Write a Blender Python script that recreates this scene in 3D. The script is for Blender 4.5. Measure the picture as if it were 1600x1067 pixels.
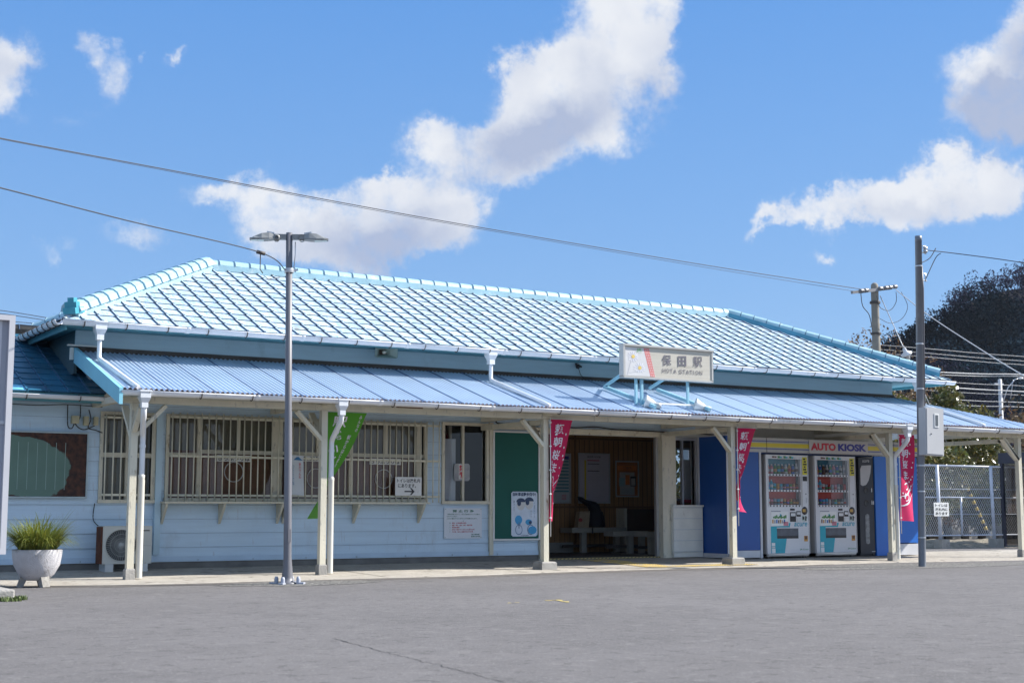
import bpy, math, random
from math import sin, cos, pi, radians
from mathutils import Vector, Matrix, noise
random.seed(7)
SC = bpy.context.scene
COL = SC.collection
for o in list(bpy.data.objects): bpy.data.objects.remove(o)

# ------------------------------------------------------------------ camera
F = 2222.0; TH = radians(58.4); HOR = 798.0; EYE = 0.96
PT = math.atan((HOR-533.5)/F)
FW = Vector((cos(TH)*cos(PT), sin(TH)*cos(PT), sin(PT)))
UP = Vector((-cos(TH)*sin(PT), -sin(TH)*sin(PT), cos(PT)))
RT = Vector((sin(TH), -cos(TH), 0))
CAM = Vector((0, 0, EYE))
cd = bpy.data.cameras.new('camera'); cam = bpy.data.objects.new('camera', cd); COL.objects.link(cam)
cam.matrix_world = Matrix(((RT.x, UP.x, -FW.x, CAM.x), (RT.y, UP.y, -FW.y, CAM.y), (RT.z, UP.z, -FW.z, CAM.z), (0, 0, 0, 1)))
cd.sensor_width = 36; cd.lens = 50; cd.clip_end = 5000; cd.clip_start = .1
cd.dof.use_dof = True; cd.dof.focus_distance = 23; cd.dof.aperture_fstop = 4.0
SC.camera = cam
SC.view_settings.view_transform = 'Standard'; SC.view_settings.look = 'None'
SC.view_settings.gamma = 1; SC.view_settings.exposure = EXPOSURE = 0.9

# surveying helper: where the sight line of a photo pixel meets the vertical plane y = Y (metres)
def W(px, py, Y):
    d = FW + RT*((px-800)/F) + UP*(-(py-533.5)/F)
    return CAM + d*(Y/d.y)
def G(px, py, z=0.):
    d = FW + RT*((px-800)/F) + UP*(-(py-533.5)/F)
    return CAM + d*((z-CAM.z)/d.z)

# ------------------------------------------------------------------ sun and sky
SD = Vector((1.2, -.42, 1.0)).normalized()            # towards the sun
sl = bpy.data.lights.new('sun', 'SUN'); sl.energy = 5.0; sl.angle = radians(.53); sl.color = (1, .955, .885)
so = bpy.data.objects.new('sun', sl); COL.objects.link(so); so.rotation_euler = SD.to_track_quat('Z', 'Y').to_euler()
wd = bpy.data.worlds.new('World'); SC.world = wd; wd.use_nodes = True
nt = wd.node_tree; nt.nodes.clear(); N = nt.nodes.new; L = nt.links.new
def wmath(op, a, b=None, c=None, clamp=False):
    n = N('ShaderNodeMath'); n.operation = op; n.use_clamp = clamp
    for i, v in enumerate((a, b, c)):
        if v is None: continue
        if isinstance(v, (int, float)): n.inputs[i].default_value = v
        else: L(v, n.inputs[i])
    return n.outputs[0]
sky = N('ShaderNodeTexSky'); sky.sky_type = 'NISHITA'; sky.sun_disc = False
sky.sun_elevation = math.asin(SD.z); sky.sun_rotation = math.atan2(SD.x, SD.y)
sky.air_density = 1.0; sky.dust_density = .35; sky.ozone_density = 2.2; sky.altitude = 0
tc = N('ShaderNodeTexCoord')
def vdot(v):
    n = N('ShaderNodeVectorMath'); n.operation = 'DOT_PRODUCT'; L(tc.outputs['Generated'], n.inputs[0]); n.inputs[1].default_value = v; return n.outputs['Value']
# chart of the sky: tangent plane around a compass direction, in degrees-like units
cf = wmath('MAXIMUM', vdot((cos(TH)*cos(PT), sin(TH)*cos(PT), sin(PT))), .05)
cu = wmath('DIVIDE', vdot(tuple(RT)), cf); cv = wmath('DIVIDE', vdot(tuple(UP)), cf)
cx = N('ShaderNodeCombineXYZ'); L(cu, cx.inputs[0]); L(cv, cx.inputs[1])
nd = N('ShaderNodeTexNoise'); nd.inputs['Scale'].default_value = 11; nd.inputs['Detail'].default_value = 10; nd.inputs['Roughness'].default_value = .66
L(tc.outputs['Generated'], nd.inputs['Vector'])
dsub = N('ShaderNodeVectorMath'); dsub.operation = 'SUBTRACT'; L(nd.outputs['Color'], dsub.inputs[0]); dsub.inputs[1].default_value = (.5, .5, .5)
dsc = N('ShaderNodeVectorMath'); dsc.operation = 'SCALE'; L(dsub.outputs[0], dsc.inputs[0]); dsc.inputs['Scale'].default_value = .085
dad = N('ShaderNodeVectorMath'); L(cx.outputs[0], dad.inputs[0]); L(dsc.outputs[0], dad.inputs[1])
def blob(x, y, rx, ry, rot, st, src):
    m = N('ShaderNodeMapping'); m.vector_type = 'TEXTURE'
    m.inputs['Location'].default_value = ((x-800)/F, -(y-533.5)/F, 0)
    m.inputs['Rotation'].default_value = (0, 0, radians(rot)); m.inputs['Scale'].default_value = (rx/F, ry/F, 1)
    L(src, m.inputs['Vector'])
    l = N('ShaderNodeVectorMath'); l.operation = 'LENGTH'; L(m.outputs[0], l.inputs[0])
    r = N('ShaderNodeMapRange'); r.interpolation_type = 'SMOOTHSTEP'; r.inputs['From Min'].default_value = 1.5; r.inputs['From Max'].default_value = .05
    r.inputs['To Min'].default_value = 0; r.inputs['To Max'].default_value = st; L(l.outputs['Value'], r.inputs['Value'])
    return r.outputs[0]
CLOUDS = [(965, 45, 85, 80, 10, 1), (905, 95, 95, 75, 35, 1), (1025, 120, 42, 50, -20, .62), (840, 150, 80, 60, 30, 1), (925, 165, 95, 80, 10, .95), (860, 205, 115, 60, 15, .9),
  (770, 235, 95, 48, 15, .95), (690, 232, 65, 42, 10, .95), (770, 270, 75, 26, 5, .7), (985, 5, 60, 60, 0, 1), (815, 115, 45, 38, 0, .85), (1000, 60, 50, 60, 0, .9),
  (610, 345, 115, 52, 0, .95), (700, 335, 75, 58, 10, 1), (560, 385, 110, 36, 5, .8), (650, 385, 95, 34, 0, .8), (620, 295, 75, 26, 0, .9),
  (345, 312, 80, 25, 0, .72), (420, 340, 70, 52, 0, .76), (430, 385, 80, 28, 0, .66),
  (1490, 292, 110, 48, 12, 1), (1395, 318, 75, 42, 10, 1), (1275, 340, 75, 28, 14, .85), (1305, 305, 20, 30, -20, .6), (1345, 326, 60, 34, 6, 1), (1520, 130, 60, 50, 0, .7), (500, 360, 60, 45, 0, .8), (1215, 356, 50, 11, 4, .55), (1565, 275, 70, 42, 5, .95), (1385, 352, 26, 26, 0, .8), (1470, 250, 30, 30, 0, .85),
  (1590, 140, 70, 70, 20, .95), (1560, 185, 85, 40, 10, .85), (1590, 50, 48, 75, 0, .8), (1520, 185, 50, 36, 0, .6),
  (15, 85, 55, 50, 0, .8), (15, 145, 50, 52, 0, .82), (155, 82, 34, 24, 0, .6), (175, 122, 32, 36, 0, .58), (278, 86, 28, 17, 35, .62), (215, 98, 10, 12, 0, .5), (235, 365, 60, 28, 0, .56), (90, 380, 55, 20, 10, .52), (105, 180, 50, 20, 0, .36), (1280, 397, 24, 9, 0, .5)]
SHADES = [(850, 205, 150, 58, 28, 1.0), (930, 140, 60, 70, 20, .45), (790, 262, 110, 24, 12, .6), (580, 380, 170, 40, 0, .7), (640, 350, 90, 26, 10, .4), (1420, 330, 120, 26, 10, .45),
  (1575, 175, 110, 62, 15, 1.5), (1590, 90, 60, 70, 0, .8), (20, 110, 60, 30, 0, .3), (1020, 140, 60, 50, 0, .4)]
acc = None
for b in CLOUDS:
    v = blob(*b, dad.outputs[0]); acc = v if acc is None else wmath('SUBTRACT', wmath('ADD', acc, v), wmath('MULTIPLY', acc, v))
sh = None
for b in SHADES:
    v = blob(*b, dad.outputs[0]); sh = v if sh is None else wmath('MAXIMUM', sh, v)
nf = N('ShaderNodeTexNoise'); nf.inputs['Scale'].default_value = 26; nf.inputs['Detail'].default_value = 11; nf.inputs['Roughness'].default_value = .66
L(tc.outputs['Generated'], nf.inputs['Vector'])
dens = wmath('ADD', acc, wmath('MULTIPLY', wmath('SUBTRACT', nf.outputs['Fac'], .5), 1.9))
al = N('ShaderNodeMapRange'); al.interpolation_type = 'SMOOTHSTEP'; al.inputs['From Min'].default_value = .20; al.inputs['From Max'].default_value = .94; L(dens, al.inputs['Value'])
alpha = wmath('MULTIPLY', al.outputs[0], wmath('MINIMUM', wmath('MULTIPLY', acc, 1.6), 1.0))
nb = N('ShaderNodeTexNoise'); nb.inputs['Scale'].default_value = 14; nb.inputs['Detail'].default_value = 6; L(tc.outputs['Generated'], nb.inputs['Vector'])
shf = wmath('ADD', wmath('MULTIPLY', sh, 1.15), wmath('MULTIPLY', wmath('SUBTRACT', nb.outputs['Fac'], .47), 1.9), clamp=True)
cr = N('ShaderNodeMix'); cr.data_type = 'RGBA'; L(shf, cr.inputs[0]); CB = 1.0
cr.inputs[6].default_value = (4.5, 4.65, 4.95, 1); cr.inputs[7].default_value = (2.35, 2.75, 3.75, 1)
sep = N('ShaderNodeSeparateXYZ'); L(tc.outputs['Generated'], sep.inputs[0])
gr = N('ShaderNodeMapRange'); gr.inputs['From Min'].default_value = 0; gr.inputs['From Max'].default_value = .42; L(sep.outputs['Z'], gr.inputs['Value'])
gc = N('ShaderNodeMix'); gc.data_type = 'RGBA'; L(gr.outputs[0], gc.inputs[0]); gc.inputs[6].default_value = (1.45, 2.66, 4.45, 1); gc.inputs[7].default_value = (.42, 1.62, 4.25, 1)
hsv = N('ShaderNodeMix'); hsv.data_type = 'RGBA'; hsv.inputs[0].default_value = .85; L(sky.outputs[0], hsv.inputs[6]); L(gc.outputs[2], hsv.inputs[7])
mx = N('ShaderNodeMix'); mx.data_type = 'RGBA'; L(alpha, mx.inputs[0]); L(hsv.outputs[2], mx.inputs[6]); L(cr.outputs[2], mx.inputs[7])
# unseen broken cloud added behind and above the photographer to lift the fill light
nr = N('ShaderNodeTexNoise'); nr.inputs['Scale'].default_value = 3.2; nr.inputs['Detail'].default_value = 8; L(tc.outputs['Generated'], nr.inputs['Vector'])
ar = N('ShaderNodeMapRange'); ar.interpolation_type = 'SMOOTHSTEP'; ar.inputs['From Min'].default_value = .42; ar.inputs['From Max'].default_value = .60; L(nr.outputs['Fac'], ar.inputs['Value'])
vc = N('ShaderNodeMapRange'); vc.interpolation_type = 'SMOOTHSTEP'; vc.inputs['From Min'].default_value = .84; vc.inputs['From Max'].default_value = .60
L(vdot((cos(TH)*cos(PT), sin(TH)*cos(PT), sin(PT))), vc.inputs['Value'])
m2_ = N('ShaderNodeMix'); m2_.data_type = 'RGBA'; L(wmath('MULTIPLY', ar.outputs[0], vc.outputs[0]), m2_.inputs[0]); L(mx.outputs[2], m2_.inputs[6]); m2_.inputs[7].default_value = (4.5, 5.4, 6.7, 1); mx = m2_
bg = N('ShaderNodeBackground'); bg.inputs['Strength'].default_value = .099; L(mx.outputs[2], bg.inputs['Color'])
wo = N('ShaderNodeOutputWorld'); L(bg.outputs[0], wo.inputs['Surface'])

# ------------------------------------------------------------------ materials
MATS = {}
def mat(name, col, rough=.55, var=.08, scale=3., bump=0., bscale=60., metal=0., dirt=None, tint=False, stretch=(1, 1, 1), spec=.5, trans=0.):
    if name in MATS: return MATS[name]
    m = bpy.data.materials.new(name); m.use_nodes = True; t = m.node_tree; n = t.nodes; l = t.links
    b = n['Principled BSDF']; b.inputs['Roughness'].default_value = rough; b.inputs['Metallic'].default_value = metal
    b.inputs['Specular IOR Level'].default_value = spec
    tcn = n.new('ShaderNodeTexCoord'); mp = n.new('ShaderNodeMapping'); mp.inputs['Scale'].default_value = stretch; l.new(tcn.outputs['Object'], mp.inputs['Vector'])
    nz = n.new('ShaderNodeTexNoise'); nz.inputs['Scale'].default_value = scale; nz.inputs['Detail'].default_value = 6; l.new(mp.outputs[0], nz.inputs['Vector'])
    ra = n.new('ShaderNodeMapRange'); ra.inputs['From Min'].default_value = .3; ra.inputs['From Max'].default_value = .7
    ra.inputs['To Min'].default_value = 1-var; ra.inputs['To Max'].default_value = 1+var; l.new(nz.outputs['Fac'], ra.inputs['Value'])
    vm = n.new('ShaderNodeVectorMath'); vm.operation = 'SCALE'; vm.inputs[0].default_value = col[:3]; l.new(ra.outputs[0], vm.inputs['Scale'])
    cur = vm.outputs[0]
    if tint:
        at = n.new('ShaderNodeAttribute'); at.attribute_name = 'tint'
        v2 = n.new('ShaderNodeVectorMath'); v2.operation = 'MULTIPLY'; l.new(cur, v2.inputs[0]); l.new(at.outputs['Vector'], v2.inputs[1]); cur = v2.outputs[0]
    if dirt:
        for (dc, thr, wid, ds, dstr) in (dirt if isinstance(dirt, list) else [dirt]):
            mp2 = n.new('ShaderNodeMapping'); mp2.inputs['Scale'].default_value = dstr; l.new(tcn.outputs['Object'], mp2.inputs['Vector'])
            z = n.new('ShaderNodeTexNoise'); z.inputs['Scale'].default_value = ds; z.inputs['Detail'].default_value = 8; z.inputs['Roughness'].default_value = .65; l.new(mp2.outputs[0], z.inputs['Vector'])
            r2 = n.new('ShaderNodeMapRange'); r2.inputs['From Min'].default_value = thr; r2.inputs['From Max'].default_value = thr+wid; l.new(z.outputs['Fac'], r2.inputs['Value'])
            x = n.new('ShaderNodeMix'); x.data_type = 'RGBA'; l.new(r2.outputs[0], x.inputs[0]); l.new(cur, x.inputs[6]); x.inputs[7].default_value = (*dc, 1); cur = x.outputs[2]
    l.new(cur, b.inputs['Base Color'])
    if bump:
        bz = n.new('ShaderNodeTexNoise'); bz.inputs['Scale'].default_value = bscale; bz.inputs['Detail'].default_value = 4; l.new(mp.outputs[0], bz.inputs['Vector'])
        bp = n.new('ShaderNodeBump'); bp.inputs['Strength'].default_value = bump; bp.inputs['Distance'].default_value = .02; l.new(bz.outputs['Fac'], bp.inputs['Height']); l.new(bp.outputs[0], b.inputs['Normal'])
    if trans:
        tr = n.new('ShaderNodeBsdfTranslucent'); l.new(cur, tr.inputs['Color']); ms = n.new('ShaderNodeMixShader'); ms.inputs[0].default_value = trans
        l.new(b.outputs[0], ms.inputs[1]); l.new(tr.outputs[0], ms.inputs[2]); l.new(ms.outputs[0], n['Material Output'].inputs['Surface'])
    MATS[name] = m; return m
def glass(name, col=(1, 1, 1), refl=.12, rough=.02):
    if name in MATS: return MATS[name]
    m = bpy.data.materials.new(name); m.use_nodes = True; t = m.node_tree; n = t.nodes; l = t.links; n.clear()
    tr = n.new('ShaderNodeBsdfTransparent'); tr.inputs[0].default_value = (*col, 1); g = n.new('ShaderNodeBsdfGlossy'); g.inputs['Roughness'].default_value = rough
    fr = n.new('ShaderNodeFresnel'); fr.inputs[0].default_value = 1.5; ad = n.new('ShaderNodeMath'); ge = n.new('ShaderNodeNewGeometry'); inv = n.new('ShaderNodeMath'); inv.operation = 'SUBTRACT'; inv.inputs[0].default_value = 1; l.new(ge.outputs['Backfacing'], inv.inputs[1]); ad.operation = 'MULTIPLY'; l.new(inv.outputs[0], ad.inputs[1]); l.new(fr.outputs[0], ad.inputs[0])
    mxs = n.new('ShaderNodeMixShader'); l.new(ad.outputs[0], mxs.inputs[0]); l.new(tr.outputs[0], mxs.inputs[1]); l.new(g.outputs[0], mxs.inputs[2])
    o = n.new('ShaderNodeOutputMaterial'); l.new(mxs.outputs[0], o.inputs[0]); MATS[name] = m; return m

# ------------------------------------------------------------------ mesh builder
ORG = {}
class MB:
    def __init__(s): s.v = []; s.f = []; s.m = []; s.t = []; s.sm = []
    def add(s, vs, fs, mi=0, tint=None, smooth=False):
        k = len(s.v); s.v += [tuple(p) for p in vs]
        for f in fs: s.f.append(tuple(k+i for i in f)); s.m.append(mi); s.t.append(tint); s.sm.append(smooth)
        return s
    def box(s, x0, x1, y0, y1, z0, z1, mi=0, tint=None):
        return s.add([(x0, y0, z0), (x1, y0, z0), (x1, y1, z0), (x0, y1, z0), (x0, y0, z1), (x1, y0, z1), (x1, y1, z1), (x0, y1, z1)],
            [(0, 3, 2, 1), (4, 5, 6, 7), (0, 1, 5, 4), (1, 2, 6, 5), (2, 3, 7, 6), (3, 0, 4, 7)], mi, tint)
    def bar(s, a, b, w, h, up=(0, 0, 1), mi=0, w2=None, h2=None, tint=None):      # rectangular bar from a to b
        a = Vector(a); b = Vector(b); d = (b-a).normalized(); u = Vector(up)
        sd = d.cross(u)
        if sd.length < 1e-4: sd = d.cross(Vector((1, 0, 0)))
        sd.normalize(); u = sd.cross(d); w2 = w if w2 is None else w2; h2 = h if h2 is None else h2
        vs = []
        for p, ww, hh in ((a, w, h), (b, w2, h2)):
            for i, j in ((-1, -1), (1, -1), (1, 1), (-1, 1)): vs.append(p+sd*(i*ww/2)+u*(j*hh/2))
        return s.add(vs, [(3, 2, 1, 0), (4, 5, 6, 7), (0, 1, 5, 4), (1, 2, 6, 5), (2, 3, 7, 6), (3, 0, 4, 7)], mi, tint)
    def tube(s, pts, r, n=8, mi=0, caps=True, r2=None):
        pts = [Vector(p) for p in pts]; k = len(s.v); prev = None
        for i, p in enumerate(pts):
            d = (pts[min(i+1, len(pts)-1)]-pts[max(i-1, 0)]).normalized()
            a = d.cross(Vector((0, 0, 1)))
            if a.length < .05: a = d.cross(Vector((0, 1, 0)))
            a.normalize()
            if prev is not None and a.dot(prev) < 0: a = -a
            prev = a; b = a.cross(d)
            rr = r if r2 is None else r+(r2-r)*i/(len(pts)-1)
            for j in range(n):
                t = 2*pi*j/n; s.v.append(tuple(p+a*(cos(t)*rr)+b*(sin(t)*rr)))
        for i in range(len(pts)-1):
            for j in range(n):
                q = (j+1) % n; s.f.append((k+i*n+j, k+i*n+q, k+(i+1)*n+q, k+(i+1)*n+j)); s.m.append(mi); s.t.append(None); s.sm.append(n > 4)
        if caps:
            s.f.append(tuple(k+j for j in range(n))[::-1]); s.f.append(tuple(k+(len(pts)-1)*n+j for j in range(n))); s.m += [mi, mi]; s.t += [None, None]; s.sm += [False, False]
        return s
    def lathe(s, c, prof, n=24, axis=(0, 0, 1), mi=0, smooth=True):
        c = Vector(c); ax = Vector(axis).normalized(); a = ax.orthogonal().normalized(); b = ax.cross(a); k = len(s.v)
        for (r, h) in prof:
            for j in range(n):
                t = 2*pi*j/n; s.v.append(tuple(c+ax*h+a*(cos(t)*r)+b*(sin(t)*r)))
        for i in range(len(prof)-1):
            for j in range(n):
                q = (j+1) % n; s.f.append((k+i*n+j, k+i*n+q, k+(i+1)*n+q, k+(i+1)*n+j)); s.m.append(mi); s.t.append(None); s.sm.append(smooth)
        return s
    def poly(s, pts, th=None, mi=0):                    # flat polygon, optional thickness vector
        n = len(pts)
        if th is None: return s.add(pts, [tuple(range(n))], mi)
        th = Vector(th); p2 = [Vector(p)+th for p in pts]
        return s.add(list(pts)+p2, [tuple(range(n)), tuple(range(2*n-1, n-1, -1))]+[(i, i+n, (i+1) % n+n, (i+1) % n) for i in range(n)], mi)
    def grid(s, fn, nu, nv, mi=0, smooth=True):
        k = len(s.v)
        for i in range(nu+1):
            for j in range(nv+1): s.v.append(tuple(fn(i/nu, j/nv)))
        for i in range(nu):
            for j in range(nv):
                a = k+i*(nv+1)+j; s.f.append((a, a+nv+1, a+nv+2, a+1)); s.m.append(mi); s.t.append(None); s.sm.append(smooth)
        return s
    def text(s, txt, c, w, h, mi=0, fn=None, bold=0., shear=0., y=None):
        """letters fitted to a w x h box centred at c=(x, z) on the plane y, or mapped through fn(x, z)"""
        cu = bpy.data.curves.new('t', 'FONT'); cu.body = txt; cu.resolution_u = 3; cu.offset = bold; cu.shear = shear; cu.fill_mode = 'FRONT'
        ob = bpy.data.objects.new('t', cu); COL.objects.link(ob); dg = bpy.context.evaluated_depsgraph_get()
        me = bpy.data.meshes.new_from_object(ob.evaluated_get(dg)); bpy.data.objects.remove(ob); bpy.data.curves.remove(cu)
        if not len(me.vertices): return s
        xs = [v.co.x for v in me.vertices]; ys = [v.co.y for v in me.vertices]
        x0, x1, y0, y1 = min(xs), max(xs), min(ys), max(ys); ax = w/max(x1-x0, 1e-6); ay = h/max(y1-y0, 1e-6)
        vs = []
        for v in me.vertices:
            X = c[0]+(v.co.x-(x0+x1)/2)*ax; Z = c[1]+(v.co.y-(y0+y1)/2)*ay
            vs.append(fn(X, Z) if fn else (X, y, Z))
        s.add(vs, [tuple(p.vertices) for p in me.polygons], mi); bpy.data.meshes.remove(me); return s
    def build(s, name, mats, parent=None, origin=None):
        if parent is not None: org = ORG[parent.name]
        else: org = Vector(origin) if origin is not None else Vector((0, 0, 0))
        me = bpy.data.meshes.new(name); me.from_pydata([(Vector(p)-org) for p in s.v], [], s.f)
        if not isinstance(mats, (list, tuple)): mats = [mats]
        for m in mats: me.materials.append(m)
        me.polygons.foreach_set('material_index', s.m); me.polygons.foreach_set('use_smooth', s.sm)
        if any(t is not None for t in s.t):
            a = me.color_attributes.new('tint', 'FLOAT_COLOR', 'CORNER'); buf = []
            for p, t in zip(me.polygons, s.t):
                t = (1, 1, 1) if t is None else ((t, t, t) if isinstance(t, (int, float)) else t)
                buf += [*t, 1]*p.loop_total
            a.data.foreach_set('color', buf)
        me.update(); o = bpy.data.objects.new(name, me); COL.objects.link(o)
        if parent is not None: o.parent = parent
        else: o.location = org
        ORG[o.name] = org; return o
def tag(o, label=None, cat=None, group=None, kind=None):
    if label: o['label'] = label
    if cat: o['category'] = cat
    if group: o['group'] = group
    if kind: o['kind'] = kind
    return o
def thing(name, loc, label, cat, group=None):
    o = bpy.data.objects.new(name, None); COL.objects.link(o); o.location = loc; o.empty_display_size = .2; ORG[o.name] = Vector(loc)
    return tag(o, label, cat, group)
def copy_tree(o, parent=None):
    c = o.copy(); COL.objects.link(c); ORG[c.name] = ORG[o.name]
    if parent is not None: c.parent = parent
    for ch in [x for x in bpy.data.objects if x.parent == o]: copy_tree(ch, c)
    return c

# palette
M_SIDE = mat('pale_blue_siding', (.55, .69, .80), .5, .05, 1.2, .25, 120, stretch=(1, 1, 14), dirt=[((.42, .48, .53), .56, .34, 2.2, (1, 1, .5)), ((.48, .54, .60), .60, .10, 7, (3, 1, .4)), ((.22, .17, .12), .73, .1, 5, (1, 1, .35))])
M_BAND = mat('blue_fascia_wall', (.42, .59, .66), .5, .05, 1.5, .15, 90, stretch=(1, 1, 10), dirt=((.25, .33, .35), .6, .3, 2, (1, 1, .5)))
M_CREAM = mat('cream_timber', (.62, .58, .46), .6, .09, 4, .2, 60, stretch=(1, 1, .4), dirt=[((.30, .22, .13), .62, .1, 7, (1, 1, .4)), ((.20, .10, .05), .69, .05, 9, (1, 1, .35)), ((.42, .40, .34), .60, .05, 16, (1, 1, .3))])
M_WHITEP = mat('white_painted_wood', (.68, .68, .62), .55, .07, 4, .15, 60, dirt=((.30, .25, .18), .64, .1, 8, (1, 1, .4)))
M_PIPE = mat('white_plastic_pipe', (.70, .72, .74), .35, .05, 3, dirt=((.42, .40, .36), .62, .2, 5, (1, 1, .3)))
M_GUT = mat('grey_white_gutter', (.72, .73, .75), .5, .06, 2, dirt=((.34, .33, .32), .6, .2, 3, (3, 1, 1)))
M_DARKM = mat('dark_bracket_metal', (.06, .05, .045), .6, .2, 8)
M_TILE = mat('pale_blue_roof_tile', (.405, .51, .60), .7, .09, 3, .3, 25, tint=True, spec=.2, dirt=[((.47, .52, .52), .50, .14, 4.5, (1, 1, 1)), ((.24, .33, .38), .56, .10, 6, (4, .6, 1)), ((.19, .34, .48), .55, .07, 9, (5, .5, 1)), ((.22, .22, .19), .60, .10, 2.8, (1, 1, 1)), ((.14, .15, .13), .62, .06, 10, (3, .7, 1)), ((.13, .15, .14), .70, .06, 14, (1, 1, 1)), ((.40, .33, .22), .665, .05, 6, (1, 1, 1))])
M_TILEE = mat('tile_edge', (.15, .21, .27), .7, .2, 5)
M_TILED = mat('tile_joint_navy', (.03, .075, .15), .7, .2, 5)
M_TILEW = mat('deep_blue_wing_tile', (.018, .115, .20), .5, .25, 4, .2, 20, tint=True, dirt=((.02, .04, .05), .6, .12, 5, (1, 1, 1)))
M_RIDGE = mat('ridge_tile_cyan', (.30, .48, .55), .45, .08, 3, .1, 30, dirt=[((.55, .62, .62), .56, .15, 4, (1, 1, 1)), ((.22, .20, .15), .66, .07, 8, (1, 1, 1))])
M_TEAL = mat('teal_board_paint', (.10, .30, .36), .5, .1, 3, dirt=((.2, .3, .3), .65, .1, 6, (1, 1, 1)))
M_SKYB = mat('sky_blue_board', (.22, .52, .64), .5, .06, 3)
M_CANO = mat('corrugated_blue_metal', (.46, .57, .70), .42, .07, 1.3, tint=True, dirt=[((.40, .48, .62), .6, .2, 1.1, (1, .3, .3)), ((.25, .27, .33), .70, .06, 7, (1, .4, .4))])
M_RUST = mat('rusty_brown', (.11, .035, .015), .9, .35, 6, .4, 40)
M_DARK = mat('dark_interior', (.025, .022, .02), .8, .2, 3)
M_BROWN = mat('brown_interior_panel', (.30, .165, .07), .6, .2, 2, stretch=(8, 1, .4))
M_CURT = mat('grey_curtain', (.26, .235, .18), .85, .06, 4, stretch=(6, 1, .3))
M_CURTB = mat('brown_curtain', (.25, .12, .08), .8, .06, 3, stretch=(6, 1, .3))
M_ALU = mat('aluminium', (.50, .51, .52), .35, .06, 3, metal=.6)
M_GLASS = glass('window_glass', (.85, .86, .86), .04)
M_CONC = mat('concrete', (.32, .305, .28), .9, .15, 5, .4, 40, dirt=((.14, .13, .115), .56, .2, 3, (1, 1, 1)))
M_WHITE = mat('white_sign_paint', (.72, .72, .70), .4, .05, 5, dirt=((.45, .43, .38), .66, .12, 9, (1, 1, .5)))
M_BLACK = mat('black_lettering', (.02, .02, .022), .5, .1, 5)
M_RED = mat('red_lettering', (.55, .03, .04), .5, .1, 5)
M_BLUEK = mat('royal_blue_panel', (.007, .068, .285), .38, .07, 1.5, dirt=((.02, .10, .30), .6, .2, 2, (1, 1, .3)))
# ------------------------------------------------------------------ ground
YW = 21.5; YP = 19.5
M_ASPH = mat('asphalt', (.158, .148, .145), .92, .10, .35, .55, 220, dirt=[((.130, .122, .119), .47, .22, 1.1, (1, 1, 1)), ((.185, .174, .168), .55, .08, 5, (1, 1, 1)), ((.112, .105, .102), .55, .07, 7, (1, 1, 1)), ((.24, .225, .215), .62, .04, 20, (1, 1, 1)), ((.27, .26, .25), .575, .06, 42, (1, 1, 1)), ((.10, .092, .088), .585, .06, 55, (1, 1, 1)), ((.185, .17, .165), .60, .10, 3, (1, 1, 1))], spec=.3)
M_PAVE = mat('pavement_concrete', (.37, .34, .295), .9, .12, 2.2, .3, 70, dirt=[((.32, .29, .25), .54, .18, 1.3, (1, 1, 1)), ((.30, .27, .23), .52, .12, 7, (1, 1, 1)), ((.11, .10, .085), .60, .06, 3.1, (1, 1, 1)), ((.15, .13, .11), .62, .05, 12, (1, 1, 1))], spec=.3)
M_GRAV = mat('rough_gravel_asphalt', (.135, .13, .12), .95, .3, 9, .9, 25, dirt=[((.05, .05, .05), .52, .06, 14, (1, 1, 1)), ((.36, .34, .31), .58, .03, 18, (1, 1, 1))])
def gz(x, y):                                   # gentle fall of the yard away from the building
    return 0.0
g = MB(); g.add([(-900, -400, 0), (1800, -400, 0), (1800, 1500, 0), (-900, 1500, 0)], [(0, 1, 2, 3)])
tag(g.build('ground', M_ASPH), kind='structure')
# pavement along the facade: rises 9 cm to the wall, ragged front edge
random.seed(3)
g = MB(); n = 150; pts = []
FRONT = [(-3, 19.3), (4.2, 19.2), (5.2, 18.75), (6.2, 18.55), (8.5, 18.6), (10.5, 18.55), (12.5, 18.9), (14.5, 19.0), (17, 19.0), (18.4, 19.15), (20, 19.2), (22.5, 18.9), (25, 18.6), (30, 18.6)]
def front(x):
    for (a, b), (c, d) in zip(FRONT, FRONT[1:]):
        if a <= x <= c: return b+(d-b)*(x-a)/(c-a)
    return FRONT[-1][1]
for i in range(n+1):
    x = -3+33*i/n; y = front(x)+.05*noise.noise((x*2.3, 0, 0))+.03*noise.noise((x*9, 3, 0))
    pts.append((x, y))
vs = []; fs = []
for i, (x, y) in enumerate(pts): vs += [(x, y, -.01), (x, y+.05, .012), (x, 20.2, .05), (x, 21.62, .095)]
for i in range(n):
    for k in range(3): a = i*4+k; fs.append((a, a+4, a+5, a+1))
g.add(vs, fs); tag(g.build('pavement', M_PAVE), kind='structure')
def pz(y): return max(.0, .05+(y-20.2)*.032) if y > 19.2 else .02
g = MB()
for (x, w) in ((9.35, .02), (11.9, .02), (13.45, .02), (16.6, .02), (19.4, .02)):
    g.add([(x, front(x)+.1, .019+.0), (x+w, front(x)+.1, .019), (x+w, 20.2, .054), (x, 20.2, .054)], [(0, 1, 2, 3)]); g.add([(x, 20.2, .054), (x+w, 20.2, .054), (x+w, 21.45, .094), (x, 21.45, .094)], [(0, 1, 2, 3)])
tag(g.build('pavement_joint', mat('joint_dirt', (.12, .11, .09), .9)), kind='structure')
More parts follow.
